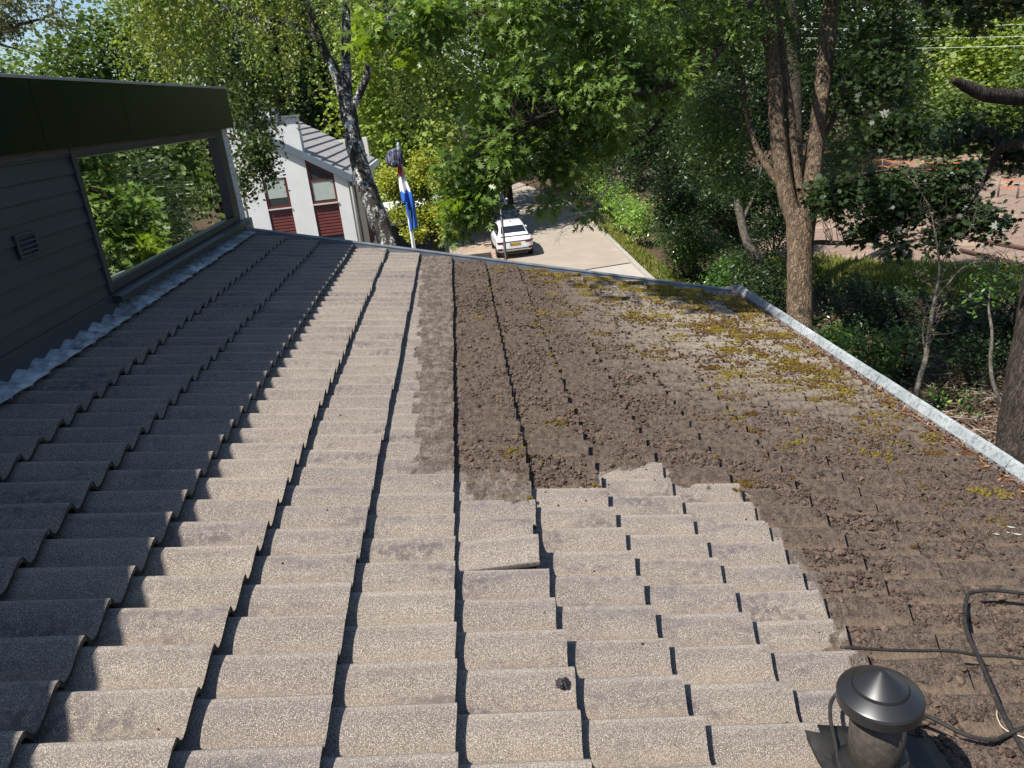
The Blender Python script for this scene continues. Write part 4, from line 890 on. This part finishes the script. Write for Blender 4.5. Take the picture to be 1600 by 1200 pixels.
# ---- red oak, near
Lo = [LP((1246,700,27,.30),(1246,500,27,.27),(1244,300,27,.25),(1240,80,26.8,.22),(1230,-60,26,.2),(1210,-260,24,.12)),
      LP((1232,-40,26,.14),(1225,-90,20,.12),(1215,-90,15.5,.09),(1200,-40,13.8,.07),(1180,-10,13,.06),(1110,95,12.3,.05),(1040,137,11.8,.042),(960,150,11.2,.034),(880,170,10.6,.026),(800,200,10.2,.016)),
      LP((1240,60,26.5,.13),(1190,-60,20,.11),(1130,-40,15,.08),(1060,0,13.4,.07),(980,-20,12.2,.055),(880,-10,11.2,.045),(780,10,10.6,.035),(690,30,10.2,.025),(600,60,9.9,.012)),
      LP((1110,95,12.3,.04),(1060,150,12.6,.036),(1000,220,12.6,.03),(900,255,12,.025),(830,270,11.4,.014)),
      LP((1215,-90,15.5,.08),(1100,-120,13.2,.06),(960,-140,11.6,.05),(820,-150,10.6,.04),(700,-110,10,.02)),
      LP((1215,-100,15.5,.08),(1100,-300,11.5,.06),(930,-420,9,.05))+[(np.array([-.2, 6.0, 4.9]), .03), (np.array([-1.3, 5.4, 5.0]), .012)]]
ob = [BL(900,160,11.2,.85,.9,.65,1.5), BL(800,150,10.6,.62,.8,.62,1.0), BL(785,235,10.6,.45,.6,.36,.9), BL(880,255,11.2,.42,.6,.25,.6), BL(720,270,10.4,.30,.5,.30,.45), BL(735,315,10.6,.28,.4,.22,.5), BL(950,220,11.6,.5,.7,.36,.5), BL(1000,120,12.2,.9,.9,.65,1.1), BL(1080,60,12.8,.9,1,.6,.9),
      BL(690,30,10,.62,.5,.26,.55), BL(590,40,9.9,.30,.4,.24,.22), BL(640,70,9.9,.25,.4,.2,.15), BL(800,30,10.6,.8,.7,.4,1.0), BL(930,40,11.4,.9,.8,.5,1.1), BL(1040,-60,12,1.3,1.2,.6,1.1), BL(860,-90,10.8,1.2,1.1,.5,1.1),
      BL(920,330,12.0,.20,.3,.10,.07), BL(715,355,10.8,.14,.3,.08,.06), BL(860,315,11.2,.22,.3,.10,.10)]
A = blobpts(ob, 1750, 1.3, .24, .55, 5)
t = tree('large oak whose lobed leaves hang over the parked cars', 'tree', Lo, BK_dark, 'oak_tree', None, 12, .05, (A, skel(Lo[1:5]), .005, .08))
Q_ = scatter(A, 14, .085); o_ = Q_-np.repeat(A, 14, 0); o_ /= np.linalg.norm(o_, axis=1)[:, None]
leaves('crown', Q_, .128, T_OAK, G_oak, t, .35, .8, .35, .18, out=o_*1.3)
A = blobpts([(np.array([-1.0, 5.6, 4.9]), .85, .6, .4, 1.)], 60, .9, .1, .6, 6)
leaves('upper_crown', np.vstack([scatter(A, 14, .2), scatter(blobpts([BL(1050,-330,12,2.2,2.,1.2,1)], 260, .8, .1, .6, 7), 12, .25)]), .17, T_OAK, G_oak, t, .4, .8, .5, .18)
# bright young shoots at the oak's outer tips
B = MB()
A = np.vstack([blobpts([BL(575,45,9.8,.16,.2,.20,1), BL(565,75,9.7,.10,.15,.08,.5), BL(660,15,9.8,.35,.2,.10,.6), BL(640,95,9.8,.10,.1,.08,.4)], 46, 1, 0, .7, 8), blobpts([BL(700,325,10.4,.25,.2,.1,1)], 16, 1, 0, .7, 9)])
leaves('young_leaves', scatter(A, 6, .07), .15, T_OAK, leafmat('young_oak_leaf', (.13, .2, .02), (.26, .34, .04), .5, .4), t, .4, .7, .5, .18)
# dead twigs hanging from the oak
def walk(B, p, d, L, r, n=6, depth=0):
    P = [p]; q = p.copy()
    for i in range(n):
        d = d+rng.normal(0, .33, 3); d /= np.linalg.norm(d); q = q+d*L/n; P.append(q)
        if depth < 2 and rng.uniform() < .55: walk(B, q, d+rng.normal(0, .8, 3), L*.5, r*.6, 4, depth+1)
    B.tube(P, list(np.linspace(r, r*.35, len(P))), 4)
def deadtwigs(pts, n, sp, r=.007):
    B = MB(); Q = smooth_path(pts, 5); B.tube(Q, list(np.linspace(r*1.8, r*.6, len(Q))), 5)
    for i in range(n):
        k = rng.integers(len(Q)//4, len(Q)); d = np.array([rng.normal(-.6, .7), rng.normal(0, .5), rng.normal(-.5, .5)]); walk(B, Q[k].copy(), d/np.linalg.norm(d), rng.uniform(.3, .6)*sp, r*.8)
    return B
M_dead = mat('dead_twig', rough=.8, fn=worn((.42, .37, .31), .3, 20))
obj('dead_branch', deadtwigs([D(962,225,11.6), D(955,270,11.5), D(940,310,11.4), D(915,330,11.3), D(895,345,11.2)], 11, .95), M_dead, t)

# ---- forked robinia
Lr = [LP((1258,700,20.6,.40),(1252,560,20.8,.345),(1250,500,21,.335),(1250,440,21,.33),(1250,390,21,.335),(1250,350,21,.36),(1252,330,21,.33)),
      LP((1246,385,21,.22),(1243,350,21,.24),(1228,300,21,.23),(1219,240,21,.215),(1213,180,21,.205),(1210,120,21,.20),(1203,60,21,.185),(1195,0,21,.17),(1185,-120,21.3,.13),(1150,-300,21.6,.07)),
      LP((1258,385,21,.20),(1262,340,21,.235),(1268,290,21,.225),(1275,230,21,.215),(1283,150,21,.215),(1293,60,21,.215),(1300,-10,21,.2),(1315,-130,21,.15),(1340,-300,20.5,.07)),
      LP((1250,340,21,.10),(1248,290,21.1,.13),(1240,240,21.1,.125),(1235,180,21.2,.12),(1226,120,21.3,.12),(1220,60,21.4,.10),(1216,0,21.5,.09)),
      LP((1222,290,21,.11),(1200,262,21.2,.09),(1178,220,21.4,.08),(1165,170,21.6,.07),(1160,120,21.8,.06),(1140,60,22,.03)),
      LP((1275,230,21,.09),(1300,190,21.5,.08),(1330,110,22,.075),(1345,60,22.5,.06),(1385,20,23,.05),(1430,-60,23.5,.02)),
      LP((1300,-10,21,.09),(1400,-80,20,.08),(1520,-130,19,.06)), LP((1195,0,21,.09),(1100,-120,20,.07),(1000,-200,19,.04))]
rb = [BL(1130,20,20.5,1.6,1.5,1.3,1), BL(1050,90,21,1.3,1.5,1.2,.9), BL(1120,200,22.5,1.3,1.2,1.2,.9), BL(1150,290,23,.7,.7,.3,.22), BL(1370,60,23,1.5,1.3,1.5,1.1), BL(1400,170,23.5,1.3,1.2,1.2,.9), BL(1320,240,24,1.1,1,1.0,.6), BL(1250,-140,20,3.4,3,1.7,2.2), BL(1450,-90,19,2.6,2.6,1.3,1.6), BL(1050,-160,19,2.6,2.6,1.3,1.2), BL(1230,60,23.5,1.5,1,1.6,.6)]
A = blobpts(rb, 3400, .7, .2, .5, 10)
t = tree('robinia with a thick furrowed trunk that forks into upright stems', 'tree', Lr, BK_rob, 'robinia_tree', None, 22, .05, (A[::6], skel(Lr[1:]), .008, .05))
leaves('crown', scatter(A, 22, .19), .10, T_ELL, G_rob, t, .3, .8, .4)

# ---- dark maple behind the robinia, reaching right over the sand
Lm = [LP((1262,700,24,.22),(1256,520,24,.2),(1254,420,24,.18),(1256,300,24,.15),(1280,150,24,.1)),
      LP((1256,385,24,.09),(1275,379,22,.075),(1320,380,20,.06),(1360,374,18.6,.045),(1400,350,17.8,.03),(1450,330,17.4,.015)),
      LP((1256,330,24,.08),(1300,290,21,.06),(1360,270,19,.04),(1440,262,18,.02)), LP((1280,150,24,.06),(1340,180,21,.05),(1420,200,19,.02)), LP((1400,350,17.8,.025),(1420,370,17.6,.02),(1470,345,17.4,.012),(1530,330,17.6,.006))]
A = blobpts([BL(1335,300,19.5,.75,.7,.42,1.0), BL(1400,320,18.2,.75,.7,.45,1.3), BL(1455,300,17.8,.6,.6,.45,1), BL(1400,290,18.5,.7,.8,.25,.7), BL(1350,360,18.8,.35,.4,.15,.25), BL(1400,385,18,.28,.3,.22,.35), BL(1470,370,17.6,.3,.3,.2,.3), BL(1540,350,17.4,.45,.4,.25,.35), BL(1500,275,18,.6,.5,.25,.5), BL(1320,320,19.5,.5,.5,.25,.3), BL(1290,310,20.5,.5,.5,.4,.5), BL(1500,330,17.8,.5,.5,.25,.6), BL(1370,130,20,1.0,1,.9,1.0), BL(1370,60,20.5,1.0,1,.8,.9), BL(1400,205,19,.8,.8,.45,.7), BL(1470,215,19.5,.8,.8,.4,.5)], 1150, 1.2, .22, .55, 11)
t = tree('maple with canopy shade painted into its leaves, reaching out over the sandy ground', 'tree', Lm, BK_dark, 'maple_tree', None, 10, .05, (A[::2], skel(Lm[1:]), .007, .08))
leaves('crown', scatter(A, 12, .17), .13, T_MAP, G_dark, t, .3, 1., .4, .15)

# ---- other stems on the right
Lx = [LP((1215,560,27,.2),(1190,420,27,.16),(1168,380,27,.15),(1155,330,27,.14),(1148,290,27,.12),(1130,240,27,.08),(1100,180,27,.04)), LP((1160,345,27,.07),(1180,300,27,.05),(1190,260,27,.03))]
A = blobpts([BL(1120,270,27.5,1.2,1,.7,.8), BL(1190,300,27.5,.8,.8,.5,.5), BL(1060,330,29,1.0,1,1.0,.7), BL(1110,180,27,1.6,1.3,1.5,1.3), BL(1000,230,28,1.4,1.2,1.6,1.0)], 1500, .8, .18, .5, 12)
t = tree('curved slim tree leaning left behind the robinia', 'tree', Lx, BK_grey, 'tree', None, 10, .06, (A[::5], skel(Lx), .008, .08))
leaves('crown', scatter(A, 20, .20), .115, T_ELL, G_dark, t, .3, .8, .4)
Ls = [LP((1425,650,17,0.0680),(1432,610,17,0.0578),(1446,560,17,0.0544),(1455,500,17,0.0442),(1462,460,17,0.0374),(1468,420,17,0.0238),(1462,370,17,0.0170),(1450,320,17,0.0122),(1425,280,17,0.0082)),
      LP((1460,470,17,0.0272),(1480,445,16.9,0.0204),(1510,415,16.8,0.0150),(1560,405,16.6,0.0082),(1590,412,16.5,0.0041)), LP((1446,560,17,0.0204),(1442,520,17,0.0150),(1445,490,17,0.0082)), LP((1462,450,17,0.0136),(1440,438,17,0.0095),(1425,425,17,0.0041)), LP((1466,420,17,0.0136),(1490,380,17,0.0095),(1520,350,17,0.0054),(1530,300,17,0.0027)), LP((1456,505,17,0.0136),(1472,470,17.1,0.0122),(1490,430,17.2,0.0054))]
t = tree('thin bare sapling with many grey twigs by the gutter', 'sapling', Ls, BK_grey, 'sapling', None, 8, .08)
B = MB(); S = skel(Ls)
for i in range(130):
    p = S[rng.integers(len(S))]; d = np.array([rng.normal(0, 1), rng.normal(0, .5), abs(rng.normal(.5, .5))]); d /= np.linalg.norm(d); L = rng.uniform(.15, .6)
    m = p+d*L*.5+rng.normal(0, .04, 3); B.tube([p, m, p+d*L+rng.normal(0, .06, 3)], [.007, .005, .0025], 4)
obj('twig', B, BK_grey, t)['kind'] = 'stuff'
leaves('leaf_cluster', scatter(S[rng.integers(0, len(S), 60)]+rng.normal(0, .2, (60, 3)), 3, .06), .08, T_ELL, G_mid, t)['kind'] = 'stuff'
Lt = [LP((1585,790,11,.34),(1594,700,11,.31),(1604,620,11,.285),(1614,540,11,.265),(1632,420,11,.25),(1650,250,11,.25),(1670,50,11,.23),(1680,-200,11,.18)),
      LP((1655,230,11,.10),(1620,160,9.5,.10),(1575,152,9.2,.088),(1540,148,9,.08),(1510,135,8.9,.065),(1488,124,8.8,.03)), LP((1650,260,11,.09),(1600,225,12,.08),(1565,232,12.5,.07),(1552,250,12.8,.045),(1540,280,13,.03),(1510,330,13.2,.015)), LP((1560,236,12.5,.04),(1556,212,12.6,.05),(1545,203,12.7,.04),(1520,215,12.8,.02),(1480,228,12.9,.008))]
A = blobpts([BL(1600,-20,12,1.6,1.5,.35,1), BL(1480,-60,11,1.4,1.4,.5,1), BL(1530,10,13.5,.5,.8,.22,.25), BL(1590,240,13.5,.4,.6,.45,.28), BL(1520,210,13.5,.5,.5,.22,.2), BL(1720,100,11,1.,1,1.2,.6)], 620, 1., .2, .55, 13)
t = tree('big dark trunk at the right edge beside the gutter', 'tree', Lt, bark('grey_brown_bark', (.026, .021, .018), (.075, .058, .047), (10, 10, .7), .03), 'tree', None, 18, .05, (A[::3], skel(Lt[1:]), .006, .08))
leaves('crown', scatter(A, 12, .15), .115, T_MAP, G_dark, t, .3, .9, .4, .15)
Lq = [LP((1600,690,13.5,0.0420),(1560,620,13.6,0.0360),(1548,575,13.7,0.0330),(1550,520,13.8,0.0270),(1545,470,14,0.0180),(1560,400,14,0.0090))]
t = tree('pale curved stem growing out beside the big right trunk', 'sapling', Lq, BK_grey, 'sapling', None, 8, .05)
A = blobpts([BL(1555,440,14,.5,.5,.5,1)], 40, 1, .1, .6, 14); leaves('crown', scatter(A, 9, .12), .09, T_ELL, G_laur, t)

# ---- yellow green tree by the flagpole
c_ = D(655, 330, 26)
Ly = [LP((690,470,26,.16),(680,385,26,.13),(676,345,26,.10),(665,300,26,.06),(655,265,26,.03)), LP((676,350,26,.06),(640,320,26,.04),(610,300,26,.02)), LP((676,340,26,.05),(700,300,26,.03))]
A = blobpts([BL(645,290,26,.75,.8,.55,1.2), BL(612,278,25.8,.45,.6,.35,.6), BL(670,330,26,.75,.8,.50,1.1), BL(625,330,26,.5,.6,.35,.6), BL(665,255,26.3,.5,.6,.5,.5), BL(700,355,26,.35,.5,.35,.4), BL(650,362,25.7,.35,.4,.2,.35), BL(706,300,26.5,.4,.5,.6,.5)], 1000, 1.1, .16, .5, 15)
t = tree('small yellow green tree behind the flagpole', 'tree', Ly, BK_dark, 'tree', None, 10, .05, (A[::4], skel(Ly), .007, .08))
leaves('crown', scatter(A, 15, .12), .085, T_RND, G_yel, t, .3, .9, .4)

# ---- trees further away
def bgtree(px, d, top, rad, mt, label, n=1, bottom=1.2, asp=1.15, seed=0, bk=BK_dark, name='tree', dens=1., lf=1.):
    b = D(px, 300, d); x, y = b[0], b[1]; H = top-GZ; nb = 16; blobs = []
    for i in range(nb):
        a = rng.uniform(0, 6.28); h = bottom+(H-bottom)*(.12+.82*((i+.5)/nb)); env = math.sin(min(1, (h-bottom)/(H-bottom)*.92+.12)*math.pi)**.6
        r = rad*env*rng.uniform(.25, .75); s = rad*rng.uniform(.34, .52)
        blobs.append((np.array([x+math.cos(a)*r, y+math.sin(a)*r, GZ+h]), s, s, s*rng.uniform(.65, .95), s*s))
    area = rad*H*3.2; size = d*.0042*lf; ncl = int(min(1500, area/(size*size*5)*dens))
    A = blobpts(blobs, max(200, ncl), 3.2/rad, .14, .35, seed)
    L = [[(np.array([x+.1, y, GZ+.3]), .022*H), (np.array([x, y, GZ+H*.4]), .016*H), (np.array([x+.2, y, GZ+H*.85]), .006*H)]]
    for q in range(5):
        bb = blobs[rng.integers(4, nb)][0]; zz = GZ+H*rng.uniform(.25, .6); L.append([(np.array([x, y, zz]), .008*H), ((np.array([x, y, zz])+bb)/2+[0, 0, .02*H], .006*H), (bb, .002*H)])
    t = tree(label, 'tree', L, bk, name, 'trees in the background', 8, .06)
    o_ = A-np.array([x, y, GZ+H*.5]); o_ /= np.linalg.norm(o_, axis=1)[:, None]+1e-6
    per = 12; leaves('crown', scatter(A, per, size*2.6), size*1.25, T_RND, mt, t, .3, .9, .4, out=np.repeat(o_, per, 0)*.5)
    return t
BG = [(-70,78,10.6,6,G_far,'distant tree at the far left edge of the skyline'),(35,82,10.2,5.5,G_far,'distant rounded tree under the reddish twigs at top left'),(120,74,9.9,5,G_far,'distant tree beside the patch of open sky'),(215,60,10.5,5.5,G_mid,'green tree above the dark flat roofed dormer'),(300,66,13,6,G_far,'tall tree behind the birch foliage above the window'),
 (400,58,13,5.5,G_mid,'tree rising behind the chimney of the white house'),(470,47,9.5,4.2,G_dark,'dark tree just left of the birch trunk behind the roofs'),(520,64,14,6,G_far,'tall tree behind the fork of the birch'),(585,56,7.5,4.6,G_mid,'tree directly behind the striped backpack'),(650,44,10,4.0,G_lt,'light green tree above the yellow green one'),
 (600,72,15,6,G_lt,'pale tall tree between the birch and the oak leaves'),(672,47,9.5,3.6,G_lt,'light leafy tree left above the parked cars'),(790,58,14,5.5,G_mid,'mid green tree closing the view above the parked cars'),(880,92,18,9,G_mid,'big tree at the far end of the road'),(990,58,12,5.5,G_dark,'dark tree right of the road end'),
 (1060,48,13,5,G_mid,'tall tree behind the laurels by the road'),(1150,52,13,5.5,G_dark,'dark tree behind the left robinia stem'),(1240,62,13,6,G_dark,'dark tree framed by the robinia fork'),(1330,74,9,6.5,G_mid,'tree behind the orange tape left part'),(1440,76,10,6.5,G_lt,'sunlit tree behind the left half of the overhead wires'),
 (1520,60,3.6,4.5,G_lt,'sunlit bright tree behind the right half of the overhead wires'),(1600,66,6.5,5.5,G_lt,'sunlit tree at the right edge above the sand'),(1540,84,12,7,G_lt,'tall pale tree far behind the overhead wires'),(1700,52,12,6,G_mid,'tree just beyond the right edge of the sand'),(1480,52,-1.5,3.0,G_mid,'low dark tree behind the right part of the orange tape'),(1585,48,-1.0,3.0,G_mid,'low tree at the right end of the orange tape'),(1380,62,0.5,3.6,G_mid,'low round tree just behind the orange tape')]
for i, b in enumerate(BG): bgtree(*b, seed=20+i, dens=1.0)

# ---- shrubs
def shrub(px, py, d, w_, h_, mt, label, leaf=.09, T=T_ELL, n=None, cat='shrub', group='shrubs along the road and under the trees', dep=None, shell=.35, gap=.3, base=None):
    b = D(px, py, d) if base is None else np.array(base, float); x, y = b[0], b[1]; z0 = GZ
    t = empty('shrub', (x, y, z0), label, cat, group); dep = dep or w_
    blobs = []
    for i in range(9):
        a = rng.uniform(0, 6.28); r = rng.uniform(0, .6); hh = rng.uniform(.25, .78)*h_
        blobs.append((np.array([x+math.cos(a)*r*w_*.5, y+math.sin(a)*r*dep*.5, z0+hh]), w_*.28, dep*.28, h_*.26, 1))
    n = n or int(w_*h_*70); A = blobpts(blobs, n, 2.0/w_+.5, gap, shell, px % 97)
    B = MB()
    for i in range(10):
        q = A[rng.integers(len(A))]; m = (np.array([x, y, z0])+q)/2+rng.normal(0, .1*w_, 3); B.tube(smooth_path([(x+rng.normal(0, .1), y+rng.normal(0, .1), z0-.05), m, q], 3), [.03, .026, .022, .018, .014, .01, .006], 5)
    obj('stem', B, BK_dark, t)['kind'] = 'stuff'
    leaves('foliage', scatter(A, 10, leaf*1.6), leaf, T, mt, t, .25, .9, .45)
    return t
hd = 'bright green bush by the kerb, '
for i, (px, py, d, w_, h_, mt, lab, lf) in enumerate([
 ((8.75,46,GZ),0,46,2.4,2.6,G_hedge,'bright bush at the far end of the kerb row',.12),((8.6,42,GZ),0,42,2.6,2.4,G_hedge,'bright bush in the middle of the kerb row',.11),((8.6,38.2,GZ),0,38.5,2.4,2.3,G_hedge,'bright bush nearest us in the kerb row',.10),(935,330,56,3.4,3.0,G_mid,'dull bush beyond the kerb row in the tree shade',.14),
 ((9.0,31.4,GZ),0,31,1.7,1.3,G_hedge,'low bright bush on the verge nearest the roof',.09),((10.6,35.5,GZ),0,36,3.2,4.2,G_dark,'big dark bush behind the kerb bushes',.13),(1205,400,33,3.2,4.2,G_dark,'big dark bush hiding the sand left of the robinia',.12),((9.3,34.6,GZ),0,35,2.7,3.0,G_laur,'laurel just right of the bright kerb bushes',.11),(1095,400,31,2.4,2.9,G_laur,'laurel in front of the leaning slim stem',.11),(1150,440,29,2.4,1.9,G_dark,'dark bush at the foot of the leaning slim stem',.11),(1070,440,31.5,2.0,2.0,G_laur,'laurel low behind the mossy roof corner',.10),(1130,460,26,2.4,2.3,G_laur,'laurel right above the mossy roof corner',.10),(1195,480,24,2.2,2.6,G_dark,'dark bush left of the robinia foot',.10),
 (1060,300,44,4.0,4.6,G_dark,'tall bush behind the laurels on the left',.14),(1140,320,38,4.0,4.4,G_dark,'tall dark bush between the laurels and the robinia',.14),
 (1310,430,25,2.4,1.5,G_dark,'dark bush right behind the robinia trunk',.10),(1350,470,23,2.4,1.25,G_dark,'dark low bush in front of the grass edge',.10),(1300,520,20.5,1.9,1.5,G_laur,'sunlit laurel at the right foot of the robinia',.12),(1370,530,19,1.9,1.5,G_laur,'sunlit laurel between robinia and bare sapling',.12),(1420,540,19.5,1.2,1.6,G_laur,'narrow laurel just left of the bare sapling',.11),
 (1500,470,21.5,2.4,1.7,G_dark,'dark bush just right of the bare sapling',.10),(1570,470,19.5,2.4,2.2,G_dark,'tall dark bush left of the big right trunk',.10),(1530,550,18.6,1.8,1.4,G_dark,'dark bush in front between sapling and big trunk',.09),(1640,450,19,3.0,3.0,G_dark,'dark bush behind the big right trunk',.10),(1410,470,23.5,2.2,1.2,G_dark,'dark low bush behind the bare sapling',.10),
 (1465,600,17.6,.5,.5,G_hedge,'tiny bright plant on the litter right of the sapling',.09),(1510,610,17.4,.9,.35,G_laur,'low creeping laurel on the litter',.08),
 (712,395,36,1.2,1.0,G_dark,'grey green bush at the left edge of the paving',.09),(640,395,30,2.4,1.7,G_dark,'dark bush under the yellow green tree',.09),(560,300,44,3.0,4.4,G_yel,'yellow green bush between the birch trunk and the white house roof',.14)]):
    bs = px if isinstance(px, tuple) else None; shrub(1000+i if bs else px, py, d, w_, h_, mt, lab, lf, T_RH if lf > .13 else T_ELL, base=bs)
# fallen twigs on the litter
B = MB()
for i in range(420):
    c0 = np.array([rng.uniform(7.5, 12.5), rng.uniform(10, 19.5), GZ+.05]); a = rng.uniform(0, 6.28); L = rng.uniform(.15, 1.1)
    d = np.array([math.cos(a), math.sin(a), rng.normal(0, .08)])*L; B.tube([c0-d/2, c0+rng.normal(0, .05, 3)*[1, 1, .3]+[0, 0, .03], c0+d/2], [.009, .008, .004], 4)
tag(obj('fallen_twigs', B, M_dead), 'fallen dry twigs lying on the forest floor beyond the gutter', 'twigs', None, 'stuff')
n = 26000; P = np.stack([rng.uniform(5.5, 15, n), rng.uniform(8, 24, n), GZ+rng.uniform(.03, .10, n)], 1)
o = leaves('leaf_litter', P, .085, T_ELL, mat('dead_leaf', rough=.8, fn=lambda g: g.col(g.mix(g.attr('tint'), (.045, .025, .016), (.21, .13, .085)))), None, 0, 1.6, .2, .3)
tag(o, 'dead brown leaves covering the ground beyond the gutter', 'litter', None, 'stuff')
